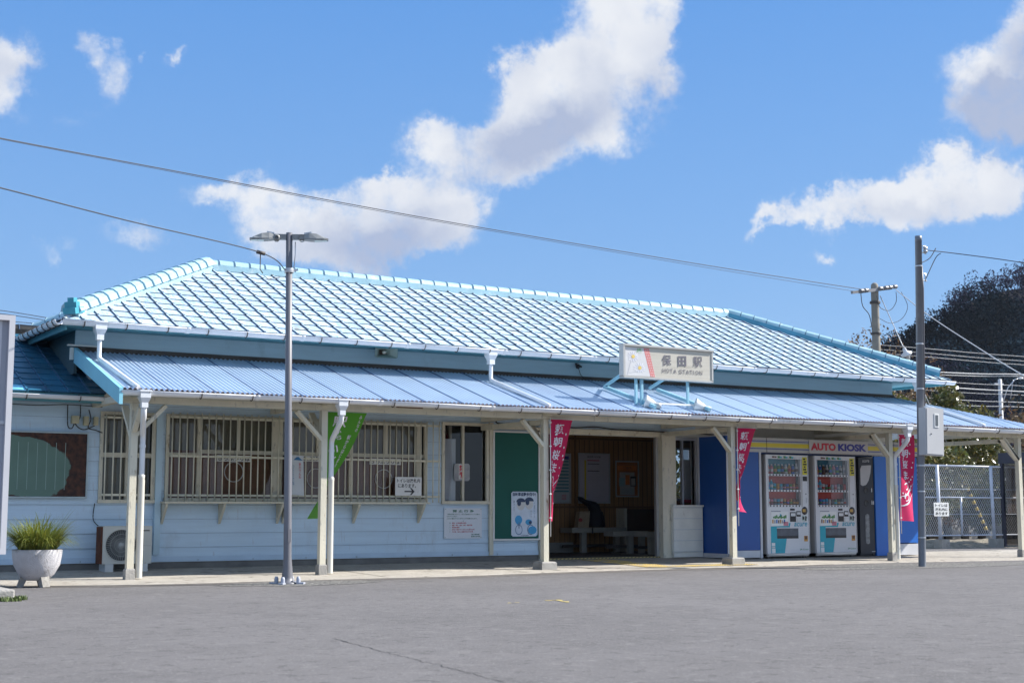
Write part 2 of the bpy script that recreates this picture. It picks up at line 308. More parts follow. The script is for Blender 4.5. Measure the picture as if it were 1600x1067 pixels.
def patch(name, cx, cy, rx, ry, m, z=.004, seed=1, n=60, kind='structure'):
    b = MB(); vs = [(cx, cy, z)]
    for i in range(n):
        t = 2*pi*i/n; k = 1+.35*noise.noise((cos(t)*1.6+seed*7.1, sin(t)*1.6, seed))+.12*noise.noise((cos(t)*7+seed, sin(t)*7, 0))
        vs.append((cx+rx*k*cos(t), cy+ry*k*sin(t), z))
    b.add(vs, [(0, 1+i, 1+(i+1) % n) for i in range(n)]); return tag(b.build(name, m), kind=kind)
patch('gravel_patch', 7.7, 17.85, 1.0, .55, M_GRAV, .004, 1)
patch('gravel_patch', 19.6, 17.7, 3.0, .85, M_GRAV, .004, 4)
M_DASP = mat('dark_asphalt', (.125, .112, .10), .95, .2, 4, .6, 60, dirt=[((.20, .185, .17), .57, .06, 12, (1, 1, 1)), ((.07, .065, .06), .58, .06, 16, (1, 1, 1))])
g = MB(); vs = []
for i in range(121):
    x = 3.0+15.8*i/120; y = front(x)+.06; w = .55+.30*noise.noise((x*.6, 5, 0))+.06*noise.noise((x*5, 7, 0)); w *= min(1, (18.8-x)/2+.02); vs += [(x, y, .0028), (x, y-w, .0028)]
g.add(vs, [(2*i, 2*i+1, 2*i+3, 2*i+2) for i in range(120)]); tag(g.build('asphalt_repair', M_DASP), kind='structure')
M_CRACK = mat('crack_dark', (.05, .049, .048), 1, .1)
def ribbon(name, p, w, m, z=.003, amp=.04, seed=0, n=60):
    b = MB(); vs = []
    for i in range(n+1):
        t = i/n*(len(p)-1); k = min(int(t), len(p)-2); f = t-k; q = Vector(p[k]).lerp(Vector(p[k+1]), f); d = (Vector(p[k+1])-Vector(p[k])).normalized(); s = Vector((-d.y, d.x, 0))
        q = q+s*amp*noise.noise((i*.45, seed, 2)); ww = w*(.35+.65*abs(noise.noise((i*.7, seed, 5))*2))
        vs += [tuple((q+s*ww/2)[:2])+(z,), tuple((q-s*ww/2)[:2])+(z,)]
    b.add(vs, [(2*i, 2*i+1, 2*i+3, 2*i+2) for i in range(n)]); return tag(b.build(name, m), kind='structure')
for (px, py, rx, ry, sd) in ((300, 905, .55, .16, 3), (210, 900, .4, .2, 5), (420, 897, .45, .12, 6), (120, 890, .7, .35, 7), (1560, 868, 1.2, .3, 8)):
    q = G(px, py); patch('dirt_patch', q.x, q.y, rx, ry, mat('pavement_dirt', (.13, .115, .095), .95, .35, 7, .5, 50), .035 if px < 1000 else .05, sd)
ribbon('asphalt_crack', [tuple(G(520, 997)), tuple(G(600, 1018)), tuple(G(690, 1040)), tuple(G(790, 1066))], .013, M_CRACK, seed=2)
ribbon('asphalt_crack', [tuple(G(1180, 990)), tuple(G(1330, 1012)), tuple(G(1420, 1026)), tuple(G(1560, 1050))], .008, M_CRACK, seed=5)
ribbon('asphalt_crack', [tuple(G(1400, 914)), tuple(G(1470, 920)), tuple(G(1500, 922))], .018, M_CRACK, seed=8)
M_YEL = mat('worn_yellow_paint', (.52, .40, .10), .8, .2, 8, dirt=((.12, .115, .11), .5, .05, 14, (1, 1, 1)))
ribbon('road_marking', [tuple(G(852, 938)), tuple(G(870, 937)), tuple(G(889, 941))], .10, M_YEL, z=.004, amp=.02, seed=3, n=14)
ribbon('road_marking', [tuple(G(793, 942)), tuple(G(812, 941))], .05, M_YEL, z=.004, amp=.02, seed=4, n=10)
# tactile paving
M_TAC = mat('tactile_yellow', (.50, .36, .12), .8, .15, 6, .3, 30, dirt=((.33, .29, .23), .5, .1, 5, (1, 1, 1)))
def tactile(x0, x1, y0, y1, label):
    b = MB(); s = .3; z = lambda y: (.05+(y-20.2)*.032 if y > 20.2 else .012+(y-19.0)*.031)+.006
    nx = max(1, round((x1-x0)/s)); ny = max(1, round((y1-y0)/s))
    for i in range(nx):
        for j in range(ny):
            a, c = x0+i*s, y0+j*s
            b.add([(a+.004, c+.004, z(c)), (a+s-.004, c+.004, z(c)), (a+s-.004, c+s-.004, z(c+s)), (a+.004, c+s-.004, z(c+s))], [(0, 1, 2, 3)])
            for k in range(5):
                for m_ in range(5):
                    u, v = a+.03+k*.06, c+.03+m_*.06; h = z(v)
                    b.add([(u-.015, v-.015, h), (u+.015, v-.015, h), (u+.015, v+.015, h), (u-.015, v+.015, h), (u, v, h+.009)], [(0, 1, 4), (1, 2, 4), (2, 3, 4), (3, 0, 4)])
    o = b.build('tactile_paving', M_TAC); return tag(o, kind='structure')
tactile(14.55, 15.15, 19.5, 21.3, ''); tactile(14.55, 16.95, 19.25, 19.55, '')

# ------------------------------------------------------------------ station building
ST = thing('station_building', (5.6, YW, 0), 'single-storey railway station with pale blue tiled hip roof and barred ticket windows', 'station')
EX0, EX1, EY0, RUN, EZ, TANP = 5.14, 23.70, 20.75, 3.3, 3.70, .458
CP = 1/math.sqrt(1+TANP*TANP); SP = TANP*CP
def tile_plane(mb, O, e, s, nrm, Ln, S, lim, w=.28, x=.295, seed=0, jm=1, base=True, pale=None, em=2):
    """flat interlocking tiles, each a raised slab with a rolled side; lim(t) -> (lo, hi) along the eave"""
    rnd = random.Random(seed); O = Vector(O); e = Vector(e); s = Vector(s); nrm = Vector(nrm)
    P = lambda a, t, h: O+e*a+s*t+nrm*h
    rows = int(math.ceil(S/x)); cols = int(math.ceil(Ln/w))
    if base:
        l0, r0 = lim(0); l1, r1 = lim(S); mb.add([P(l0, 0, 0), P(r0, 0, 0), P(r1, S, 0), P(l1, S, 0)], [(0, 1, 2, 3)], jm)
    for j in range(rows):
        t0 = j*x; t1 = min(S, t0+x+.004)
        for i in range(cols):
            a0 = i*w; lo0, hi0 = lim(t0); lo1, hi1 = lim(t1)
            if a0+w <= lo1+.01 and a0+w <= lo0+.01: continue
            if a0 >= hi0-.01 and a0 >= hi1-.01: continue
            jt = rnd.uniform(-.007, .007); k = rnd.uniform(.87, 1.06); tn = (k*rnd.uniform(.985, 1.02), k, k*rnd.uniform(.99, 1.01))
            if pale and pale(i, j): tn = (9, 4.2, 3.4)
            fr = [.0, .09, .15, 1.0]; hh = [.022, .022, 0, 0]; lowv = []; upv = []; botv = []
            for f, h in zip(fr, hh):
                q0 = min(max(a0+f*w, lo0), hi0); q1 = min(max(a0+f*w, lo1), hi1); st = -.012 if f < .12 else 0
                lowv.append(P(q0, t0-.012+jt+st, .028+h)); upv.append(P(q1, t1, .012+h)); botv.append(P(q0, t0-.012+jt+st, .012))
            vs = lowv+upv+botv+[P(min(max(a0, lo1), hi1), t1, 0), P(min(max(a0+w, lo1), hi1), t1, 0)]
            fs = [(0, 1, 5, 4), (1, 2, 6, 5), (2, 3, 7, 6), (8, 9, 1, 0), (9, 10, 2, 1), (10, 11, 3, 2), (8, 0, 4, 12), (3, 11, 13, 7)]
            mb.add(vs, fs[:3], 0, tn); mb.add(vs, fs[3:6], em, tn); mb.add(vs, fs[6:], 1)  # navy side faces: joint grime plus painted shade of the lip
    return mb
S = RUN/CP; LX = EX1-EX0; DY = RUN
nF = Vector((0, -SP, CP))
mb = MB()
tile_plane(mb, (EX0, EY0, EZ), (1, 0, 0), (0, CP, SP), (0, -SP, CP), LX, S, lambda t: (t*CP, LX-t*CP), seed=1)
tile_plane(mb, (EX1, EY0+2*RUN, EZ), (-1, 0, 0), (0, -CP, SP), (0, SP, CP), LX, S, lambda t: (t*CP, LX-t*CP), seed=2, x=.59, w=.56)
tile_plane(mb, (EX0, EY0+2*RUN, EZ), (0, -1, 0), (CP, 0, SP), (-SP, 0, CP), 2*RUN, S, lambda t: (t*CP, 2*RUN-t*CP), seed=3)
tile_plane(mb, (EX1, EY0, EZ), (0, 1, 0), (-CP, 0, SP), (SP, 0, CP), 2*RUN, S, lambda t: (t*CP, 2*RUN-t*CP), seed=4)
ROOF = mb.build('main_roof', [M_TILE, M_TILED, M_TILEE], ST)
ROOF['label'] = 'pale blue flat-tiled hip roof with dark joints'
def caps(mb, a, b, r=.12, seg=.285, mi=0, base=.10, bmi=1, bh=.10, up=Vector((0, 0, 1))):
    a = Vector(a); b = Vector(b); d = b-a; Ln = d.length; d.normalize(); sd = d.cross(Vector((0, 0, 1))).normalized(); u = sd.cross(d)
    mb.bar(a+u*(-bh*.2), b+u*(-bh*.2), base*2, bh, mi=bmi)
    n = int(Ln/seg); seg = Ln/n; rr = random.Random(5)
    for i in range(n):
        p0 = a+d*(i*seg); p1 = a+d*((i+1)*seg+.02); vs = []
        k = rr.uniform(.97, 1.03)
        for p, sc in ((p0, 1.11), (p0+d*.016, 1.11), (p0+d*.016, 1.07), (p1, .97)):
            for t in (0, 35, 65, 90, 115, 145, 180): vs.append(p+sd*(cos(radians(t))*r*sc*k)+u*(sin(radians(t))*r*.95*sc+bh*.3))
        fs = []
        for q in range(3):
            for j in range(6): fs.append((q*7+j, q*7+j+1, (q+1)*7+j+1, (q+1)*7+j))
        fs.append(tuple(range(7))[::-1])
        mb.add(vs, fs[6:], mi); mb.add(vs, fs[:6], 2)
    return mb
zr = EZ+RUN*TANP; yr = EY0+RUN
mb = MB()
caps(mb, (EX0+RUN-.1, yr, zr+.05), (EX1-RUN+.1, yr, zr+.05), .10, base=.105, bh=.11, bmi=0)
for (cx, cy, ex) in ((EX0, EY0, EX0+RUN), (EX0, EY0+2*RUN, EX0+RUN), (EX1, EY0, EX1-RUN), (EX1, EY0+2*RUN, EX1-RUN)):
    sx = 1 if ex > cx else -1; sy = 1 if cy < yr else -1
    caps(mb, (cx+sx*.16, cy+sy*.16, EZ+.16*TANP+.045), (ex, yr, zr+.05), .15 if cx == EX0 else .11, base=.12, bh=.10 if cx == EX0 else .13, bmi=0 if cx == EX0 else 1)
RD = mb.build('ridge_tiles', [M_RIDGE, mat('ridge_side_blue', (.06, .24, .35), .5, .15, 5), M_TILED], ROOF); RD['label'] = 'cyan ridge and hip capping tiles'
# corner finial
mb = MB(); fx, fy, fz = EX0+.22, EY0+.16, EZ+.15
mb.bar((fx-.12, fy-.12, fz-.01), (fx+.06, fy+.06, fz+.05), .20, .09); mb.bar((fx-.10, fy-.10, fz+.08), (fx-.03, fy-.03, fz+.10), .19, .09); mb.bar((fx-.10, fy-.10, fz+.155), (fx-.03, fy-.03, fz+.17), .10, .07)
mb.build('roof_finial', mat('finial_teal', (.05, .30, .38), .5, .15, 6), ROOF)
mb = MB()   # eaves: soffit and fascia board
x0, x1, y0, y1 = EX0+.06, EX1-.06, EY0+.05, EY0+2*RUN-.05
mb.box(x0, x1, y0, y0+.03, EZ-.085, EZ-.01); mb.box(x0, x0+.03, y0+.03, y1-.03, EZ-.13, EZ-.01); mb.box(x1-.03, x1, y0+.03, y1-.03, EZ-.10, EZ-.01); mb.box(x0, x1, y1-.03, y1, EZ-.10, EZ-.01)
mb.box(x0+.03, x1-.03, y0+.03, y1-.03, EZ-.045, EZ-.02)
mb.build('eaves_board', M_TEAL, ROOF)
def halfpipe(mb, a, b, r, n=8, mi=0, seams=0):
    a = Vector(a); b = Vector(b); d = (b-a).normalized(); sd = d.cross(Vector((0, 0, 1))).normalized(); u = Vector((0, 0, 1)); vs = []
    for p in (a, b):
        for j in range(n+1):
            t = pi*j/n; vs.append(p+sd*(cos(t)*r)-u*(sin(t)*r))
        for j in range(n+1):
            t = pi*(n-j)/n; vs.append(p+sd*(cos(t)*(r-.006))-u*(sin(t)*(r-.006)))
    m = 2*(n+1); fs = [(j, (j+1) % m, (j+1) % m+m, j+m) for j in range(m)]
    for q in range(2): fs += [tuple(k+q*m for k in (j, j+1, m-2-j, m-1-j)) for j in range(n)]
    mb.add(vs, fs, mi, smooth=False)
    mb.tube([a+sd*r+u*0, b+sd*r], .009, 6, mi); mb.tube([a-sd*r, b-sd*r], .009, 6, mi)
    return mb
def gutter(name, a, b, r, step, bname, lab=None, wob=0.):
    a = Vector(a); b = Vector(b); Ln = (b-a).length; mb = MB(); nseg = max(1, int(Ln/1.8)); q = [a.lerp(b, i/nseg)+Vector((0, 0, wob*(random.random()-.5))) for i in range(nseg+1)]
    for i in range(nseg): halfpipe(mb, q[i], q[i+1], r)
    for i in range(1, nseg): halfpipe(mb, q[i]-(b-a).normalized()*.03, q[i]+(b-a).normalized()*.03, r+.008)
    o = mb.build(name, M_GUT, ST)
    if lab: o['label'] = lab
    n = int(Ln/step); d = (b-a).normalized(); sd = d.cross(Vector((0, 0, 1))).normalized(); first = None
    for i in range(n):
        c = a.lerp(b, (i+.5)/n)
        if first is None:
            m2 = MB(); m2.tube([c+sd*(cos(pi*j/8)*(r+.012))-Vector((0, 0, sin(pi*j/8)*(r+.012))) for j in range(9)]+[c-sd*(r+.012)+Vector((0, 0, .012)), c-sd*(r-.02)+Vector((0, 0, .03))], .008, 4); first = m2.build(bname, M_DARKM, o); c0 = c
        else:
            q = first.copy(); COL.objects.link(q); q.parent = o; q.location = c-c0
    return o
GZ = EZ-.012
gutter('gutter', (EX0-.02, EY0-.055, GZ), (EX1+.03, EY0-.055, GZ-.02), .066, .62, 'gutter_bracket', 'white gutter along the upper roof eave')
gutter('gutter', (EX0-.05, EY0-.03, GZ), (EX0-.05, EY0+2*RUN, GZ-.02), .06, .3, 'gutter_bracket', 'white gutter on the left gable side of the upper roof')
# walls
M_WIN = mat('window_opening_dark', (.02, .02, .02), .9)
def cells(x0, x1, z0, z1, ops):
    xs = sorted({x0, x1}|{min(max(v, x0), x1) for o in ops for v in o[:2]}); zs = sorted({z0, z1}|{min(max(v, z0), z1) for o in ops for v in o[2:]})
    for i in range(len(xs)-1):
        for j in range(len(zs)-1):
            cxm, czm = (xs[i]+xs[i+1])/2, (zs[j]+zs[j+1])/2
            if xs[i+1]-xs[i] > 1e-4 and zs[j+1]-zs[j] > 1e-4 and not any(o[0] < cxm < o[1] and o[2] < czm < o[3] for o in ops): yield xs[i], xs[i+1], zs[j], zs[j+1]
def siding(mb, x0, x1, z0, z1, ops, y, board=.215, lap=.014, mi=0, gm=None):
    rows = [z0+i*board for i in range(int((z1-z0)/board)+1)]+[z1]
    for k in range(len(rows)-1):
        a, b = rows[k], rows[k+1]
        if b-a < .004: continue
        zz = sorted({a, b}|{v for o in ops for v in o[2:] if a < v < b})
        for p, q in zip(zz, zz[1:]):
            blk = sorted([(max(o[0], x0), min(o[1], x1)) for o in ops if o[2] < (p+q)/2 < o[3] and o[1] > x0 and o[0] < x1]); c = x0; iv = []
            for l, r in blk:
                if l > c: iv.append((c, l))
                c = max(c, r)
            if c < x1: iv.append((c, x1))
            yo = lambda z: y-.004-lap*(1-(z-a)/board)
            for l, r in iv:
                mb.add([(l, yo(p), p), (r, yo(p), p), (r, yo(q), q), (l, yo(q), q)], [(0, 1, 2, 3)], mi)
                if p == a: mb.add([(l, y-.003, p), (r, y-.003, p), (r, yo(p), p), (l, yo(p), p)], [(0, 1, 2, 3)], mi); mb.add([(l, yo(p)-.0015, p), (r, yo(p)-.0015, p), (r, yo(p)-.0015, p+.006), (l, yo(p)-.0015, p+.006)], [(0, 1, 2, 3)], mi if gm is None else gm)
X = lambda px, y=YW: W(px, 730, y).x
Z = lambda py, px, y=YW: W(px, py, y).z
oA = (X(159), X(236), 1.13, 2.40); oB = (X(262), X(661), 1.16, 2.40); oC = (X(693), X(758), 1.13, 2.43); oE = (13.86, 16.46, -.1, 2.34); oD = (16.80, 17.33, 1.05, 2.30)
OPS = [oA, oB, oC, oE, oD]
WX0, WX1 = 5.75, 22.7
mb = MB()
for c in cells(1.2, WX1, .0, 3.6, OPS+[(1.1, WX0, 2.75, 4)]): mb.box(c[0], c[1], YW, YW+.10, c[2], c[3], 1)
siding(mb, 1.2, oE[0]-.10, .19, 2.62, OPS, YW, gm=3)
siding(mb, oE[0]-.10, 17.36, 2.44, 2.95, OPS, YW, gm=3)
for c in cells(1.2, oE[0]-.08, 0.0, .185, []): mb.box(c[0], c[1], YW-.012, YW-.0005, .02, c[3], 2)
# outer shell at sides and back
mb.box(WX0, WX0+.1, YW+.1, 26.8, 0, 3.6, 0); mb.box(WX1-.1, WX1, YW+.1, 26.8, 0, 3.6, 0)
mb.box(WX0+.1, 13.65, 26.7, 26.8, 0, 3.6, 0); mb.box(13.55, 13.65, YW+.1, 26.7, 0, 3.6, 0); mb.box(21.2, 21.3, YW+.1, 26.8, 0, 3.6, 0); mb.box(21.3, WX1-.1, 26.7, 26.8, 0, 3.6, 0)
WALL = mb.build('wall', [M_SIDE, M_WHITEP, mat('foundation_concrete', (.16, .155, .145), .9, .2, 4), mat('board_joint', (.33, .42, .50), .8)], ST); WALL['label'] = 'pale blue lap-boarded facade wall'
mb = MB()   # band above the canopy
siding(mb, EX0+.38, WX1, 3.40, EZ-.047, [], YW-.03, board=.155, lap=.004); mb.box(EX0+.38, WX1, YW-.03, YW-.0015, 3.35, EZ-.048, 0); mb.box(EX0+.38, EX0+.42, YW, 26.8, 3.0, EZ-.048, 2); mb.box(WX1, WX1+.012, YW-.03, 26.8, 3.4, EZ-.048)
mb.box(EX0+.36, WX1+.02, YW-.075, YW-.052, 3.33, 3.405, 1)
b = mb.build('upper_wall_band', [M_BAND, mat('flashing_brown', (.07, .06, .05), .8, .3, 4), mat('side_wall_painted_shade', (.04, .09, .11), .7)], ST)  # recess shade put into the dark colour of the left side wall
# trims
mb = MB()
def trim(px0, px1, z0, z1, d=.05): mb.box(X(px0), X(px1), YW-d, YW-.018, z0, z1)
trim(762.5, 768.5, .2, 2.50, .06); trim(840.5, 845, .12, 2.42, .07); trim(762, 1048, 2.39, 2.44, .09)
mb.box(X(845), X(1030), YW-.06, YW-.02, 2.345, 2.39)
mb.build('wall_trim', M_CREAM, ST)
mb = MB(); mb.box(X(241), X(250.5), YW-.08, YW-.018, .30, 2.46); mb.build('wall_trim', mat('pale_blue_trim', (.45, .60, .68), .5, .06, 3), ST)
mb = MB(); mb.box(1.2, oE[0]-.1, YW-.034, YW-.019, .19, .27); [mb.lathe((x, YW-.036, .215), [(0, -.004), (.012, -.003), (.014, .004)], 8, (0, -1, 0), 1) for x in [3+.9*i for i in range(12)]]
mb.build('skirting_board', [mat('skirting_blue', (.47, .60, .72), .5, .06, 3), M_DARKM], ST)
mb = MB(); mb.box(16.46, 16.78, YW-.14, YW+.06, .09, 2.39); mb.box(16.40, 16.455, YW-.02, YW+.05, .09, 2.36, 1)
mb.build('entrance_pillar', [M_CREAM, M_ALU], ST)
mb = MB(); mb.box(16.64, 17.36, YW-.20, YW-.145, .18, 1.04, 0); siding(mb, 16.65, 17.35, .2, 1.03, [], YW-.20, board=.205, lap=.012, gm=1); mb.box(16.63, 17.365, YW-.235, YW-.10, 1.04, 1.07); mb.box(16.66, 17.36, YW-.20, YW-.02, .1, .178)
mb.build('low_panel', [M_WHITEP, mat('board_joint', (.2, .26, .32))], ST)

# windows
def window(name, op, mull, trans, curtain, fr=.045, y=YW, fm=None, label=None, depth=.07, bot=None, panes=True):
    x0, x1, z0, z1 = op; mb = MB(); fm = fm or M_CREAM
    mb.box(x0-.05, x0, y-.05, y+.08, z0-.05, z1+.05); mb.box(x1, x1+.05, y-.05, y+.08, z0-.05, z1+.05); mb.box(x0, x1, y-.05, y+.08, z1, z1+.05); mb.box(x0-.06, x1+.06, y-.075, y+.08, z0-.05, z0-.001)
    for (m, a, b, w) in mull: mb.box(m-w/2, m+w/2, y-.012, y+.05, a, b)
    for (t, a, b, w) in trans: mb.box(a, b, y-.008, y+.046, t-w/2, t+w/2)
    o = mb.build('window', fm, ST)
    if label: o['label'] = label
    if panes: MB().box(x0+.002, x1-.002, y+.024, y+.028, z0+.002, z1-.002).build('pane', M_GLASS, o)
    if curtain:
        c = MB(); n = int((x1-x0)/.02)
        def cf(zz0, zz1, mm, seed):
            vs = []
            for i in range(n+1):
                xx = x0+(x1-x0)*i/n; yy = y+.13+.007*sin(xx*40+seed)+.006*sin(xx*17+seed*2); vs += [(xx, yy, zz0), (xx, yy, zz1)]
            c.add(vs, [(2*i, 2*i+2, 2*i+3, 2*i+1) for i in range(n)], mm, smooth=True)
        for (a, b, mm) in curtain: cf(a, b, mm, mm*3)
        c.build('curtain', [M_CURT, M_CURTB], o)
    return o
W1 = window('window', oA, [((oA[0]+oA[1])/2, oA[2], oA[3], .04)], [(1.80, oA[0], oA[1], .07)], [(oA[2], oA[3], 0)], label='narrow barred window with grey curtain left of the first post')
zt = 1.83; m = [X(310), X(372), X(433), X(496), X(548), X(603), X(654)]
W2 = window('window', oB, [(m[0], oB[2], oB[3], .06), (m[1], 1.88, oB[3], .045), (m[2], oB[2], oB[3], .17), (m[3], 1.88, oB[3], .05), (m[4], oB[2], oB[3], .07), (m[5], 1.88, oB[3], .05), (m[6], oB[2], oB[3], .10)],
    [(1.88, m[0], X(424), .06), (1.84, X(262), m[0], .035), (1.88, m[2], oB[1], .06)], [(1.9, oB[3], 0), (oB[2], 1.9, 1)], label='long ticket window with brown curtains behind bars')
W3 = window('window', oC, [((oC[0]+oC[1])/2-.03, oC[2], oC[3], .04)], [], None, label='sliding window with no smoking sign', fm=M_CREAM)
W4 = window('window', oD, [((oD[0]+oD[1])/2-.02, oD[2], oD[3], .035)], [], None, label='small window beside the kiosk', fm=M_ALU)
# office behind window C: pale post inside and white curtain strip
mb = MB(); mb.box(oC[0]+.38, oC[0]+.44, YW+.5, YW+.56, .1, 2.6); mb.build('interior_post', M_CREAM, ST)
mb = MB(); mb.box(oC[0]+.02, oC[0]+.27, YW+.06, YW+.075, 1.14, 2.2); mb.build('window_blind', mat('blind_grey', (.55, .60, .66), .5, .1, 5, stretch=(8, 1, .3)), ST)
mb = MB(); mb.box(WX0+.1, 13.55, YW+1.6, YW+1.65, 0, 3.3); mb.box(WX0+.1, 13.55, YW+.1, YW+1.6, 2.72, 2.76); mb.box(WX0+.1, 13.55, YW+.1, YW+1.6, .06, .09); mb.build('office_partition', mat('office_grey', (.12, .12, .12), .8), ST)
# grilles
def grille(x0, x1, z0, z1, step, rails, y=YW-.11, lab=None, r=.011):
    mb = MB(); n = int(round((x1-x0)/step))
    for i in range(n+1): mb.tube([(x0+(x1-x0)*i/n, y, z0), (x0+(x1-x0)*i/n, y, z1)], r, 6)
    for z in rails: mb.box(x0-.03, x1+.03, y+.008, y+.028, z-.016, z+.016)
    for xx in (x0-.02, (x0+x1)/2, x1+.02):
        for z in (rails[0], rails[-1]): mb.box(xx-.01, xx+.01, y+.029, YW-.02, z-.01, z+.01)
    o = mb.build('window_grille', mat('grille_cream', (.66, .63, .50), .5, .08, 6, dirt=((.25, .14, .07), .66, .06, 10, (1, 1, .6))), ST); 
    if lab: o['label'] = lab
grille(X(164, YW-.11), X(237, YW-.11), 1.12, 2.42, .118, [1.20, 2.36], lab='cream bars over the narrow window')
grille(X(268, YW-.11), X(686, YW-.11), 1.10, 2.47, .118, [1.20, 1.80, 2.40], lab='long cream bars over the ticket windows')
# counter shelf
mb = MB(); sx0, sx1 = X(249), X(668, YW-.2); mb.box(sx0, sx1, YW-.30, YW-.03, 1.075, 1.105); SH = mb.build('counter_shelf', M_CREAM, ST); SH['label'] = 'long narrow cream shelf under the ticket windows'
for px in (257, 347, 437, 446, 556, 657):
    x = X(px, YW-.1); mb = MB(); mb.poly([(x-.02, YW-.03, 1.072), (x-.02, YW-.27, 1.072), (x-.02, YW-.25, 1.02), (x-.02, YW-.03, .76)], (.04, 0, 0)); mb.build('shelf_bracket', M_CREAM, SH)
# ticket counter signs on the panes
def pane_sign(px0, px1, py, txt, h=.10):
    x0, x1 = X(px0), X(px1); z = Z(py, (px0+px1)/2); mb = MB(); mb.box(x0, x1, YW+.012, YW+.018, z-h/2, z+h/2); mb.text(txt, ((x0+x1)/2, z), (x1-x0)*.92, h*.72, 1, bold=.02, y=YW+.010); mb.build('ticket_office_sign', [M_WHITE, M_BLACK], W2)
pane_sign(339, 393, 716, 'きっぷうりば'); pane_sign(473, 504, 716, 'きっぷうりば'); pane_sign(578, 627, 721, 'きっぷうりば')
for px, py in ((366, 737), (494, 747), (600, 748)):
    x, z = X(px), Z(py, px); mb = MB(); mb.tube([(x+cos(t*pi/14)*.155, YW+.012, z+sin(t*pi/14)*.155) for t in range(29)], .009, 5, caps=False); mb.build('speaking_ring', M_ALU, W2)

# ------------------------------------------------------------------ canopy
CY0, CZ0, CY1, CZ1 = 19.08, 2.585, YW-.03, 3.325; CX0 = 5.52; CX1 = 24.9
cn = Vector((0, -(CZ1-CZ0), CY1-CY0)).normalized(); KC = (CZ1-CZ0)/(CY1-CY0)
mb = MB(); pitch = .073; st_ = 6; x = CX0+.03; i = 0; HX = 22.75
cols = []
while x < CX1+.4:
    ph = 2*pi*(x-CX0)/pitch; h = .0155*cos(ph); sheet = int((x-CX0)/.66); cols.append((x, h, sheet)); x += pitch/st_
rr = random.Random(11); tints = [rr.uniform(.92, 1.06) for _ in range(60)]
k0 = len(mb.v); vs = []; nr = 2
def ctop(x):    # the hip at the right end cuts the top edge down
    return 1.0 if x < HX else max(0., 1-(x-HX)/(CX1-HX))
for (x, h, sh_) in cols:
    tp = ctop(x)
    for j in range(nr+1):
        f = tp*(0, .010, 1)[j]; ov = .007 if False else 0; vs.append((x, CY0+(CY1-CY0)*f, CZ0+(CZ1-CZ0)*f+h+.02))
for i in range(len(cols)-1):
    if ctop(cols[i][0]) <= 0: break
    if True:
        for j in range(nr): a = i*(nr+1)+j; mb.f.append((a, a+nr+1, a+nr+2, a+1)); mb.m.append(2 if j == 0 else 0); mb.t.append(tints[cols[i][2]]); mb.sm.append(True)
mb.v += vs
for s in range(1, 30):
    x = CX0+.03+.66*s
    if x > CX1: break
    tp = ctop(x); mb.bar(Vector((x, CY0-.004, CZ0+.034)), Vector((x, CY0+(CY1-CY0)*tp, CZ0+(CZ1-CZ0)*tp+.034)), .020, .010, mi=1)
CAN = mb.build('canopy_roof', [M_CANO, mat('joint_blue', (.12, .19, .33), .6, .2, 5), mat('rusted_sheet_edge', (.30, .20, .20), .8, .3, 12)], ST); CAN['label'] = 'corrugated pale blue metal canopy along the front'
mb = MB()   # right side of the canopy turning the corner
n = 40
vs = []; 
for i in range(n*6+1):
    y = CY0+(26-CY0)*i/(n*6); h = .0105*cos(2*pi*(y-CY0)/(pitch*2.4)); f = min(1, (y-CY0)/(CY1-CY0)); vs += [(CX1, y, CZ0+h+.02), (CX1-(CX1-HX)*f, y, CZ0+(CZ1-CZ0)*f+h+.02)]
mb.add(vs, [(2*i, 2*i+1, 2*i+3, 2*i+2) for i in range(n*6)], 0, 1.0, True); mb.build('canopy_return', M_CANO, CAN)
mb = MB()   # ceiling boards under the canopy
siding_n = 11
for j in range(siding_n):
    f0, f1 = j/siding_n, (j+1)/siding_n; ya, yb = CY0+.10+(CY1-CY0-.12)*f0, CY0+.10+(CY1-CY0-.12)*f1-.006
    za, zb = CZ0-.055+KC*(ya-CY0), CZ0-.055+KC*(yb-CY0)
    xe = CX1-.1 - max(0, (CX1-HX)*f1-.2)
    mb.add([(CX0+.04, ya, za), (xe, ya, za), (xe, yb, zb), (CX0+.04, yb, zb), (CX0+.04, ya, za+.02), (xe, ya, za+.02), (xe, yb, zb+.02), (CX0+.04, yb, zb+.02)], [(0, 3, 2, 1), (4, 5, 6, 7), (0, 1, 5, 4), (1, 2, 6, 5), (2, 3, 7, 6), (3, 0, 4, 7)])
mb.build('ceiling_boards', mat('ceiling_grey_white', (.50, .51, .49), .6, .1, 3, stretch=(.3, 1, 1), dirt=((.28, .26, .22), .62, .15, 3, (.3, 1, 1))), CAN)
mb = MB(); mb.add([(CX0-.03, CY0-.09, CZ0-.20), (CX0-.03, CY0-.09, CZ0+.02), (CX0-.03, CY1-.06, CZ1+.06), (CX0-.03, CY1-.06, CZ1-.17)]+[(CX0+.02, CY0-.09, CZ0-.20), (CX0+.02, CY0-.09, CZ0+.02), (CX0+.02, CY1-.06, CZ1+.06), (CX0+.02, CY1-.06, CZ1-.17)],
    [(0, 1, 2, 3), (7, 6, 5, 4), (0, 4, 5, 1), (1, 5, 6, 2), (2, 6, 7, 3), (3, 7, 4, 0)]); mb.build('barge_board', M_SKYB, CAN)
mb = MB(); mb.box(CX0-.08, CX0-.035, YW-.10, YW-.03, 3.20, 3.38); mb.box(CX0-.14, CX0+.3, YW-.16, YW-.095, 3.40, 3.42); mb.build('end_flashing', M_WHITEP, CAN)
mb = MB(); mb.box(CX0+.03, CX1-.05, CY0+.03, CY0+.055, CZ0-.065, CZ0+.005); mb.box(CX0+.08, CX1-.1, YP-.04, YP+.05, 2.445, 2.53)
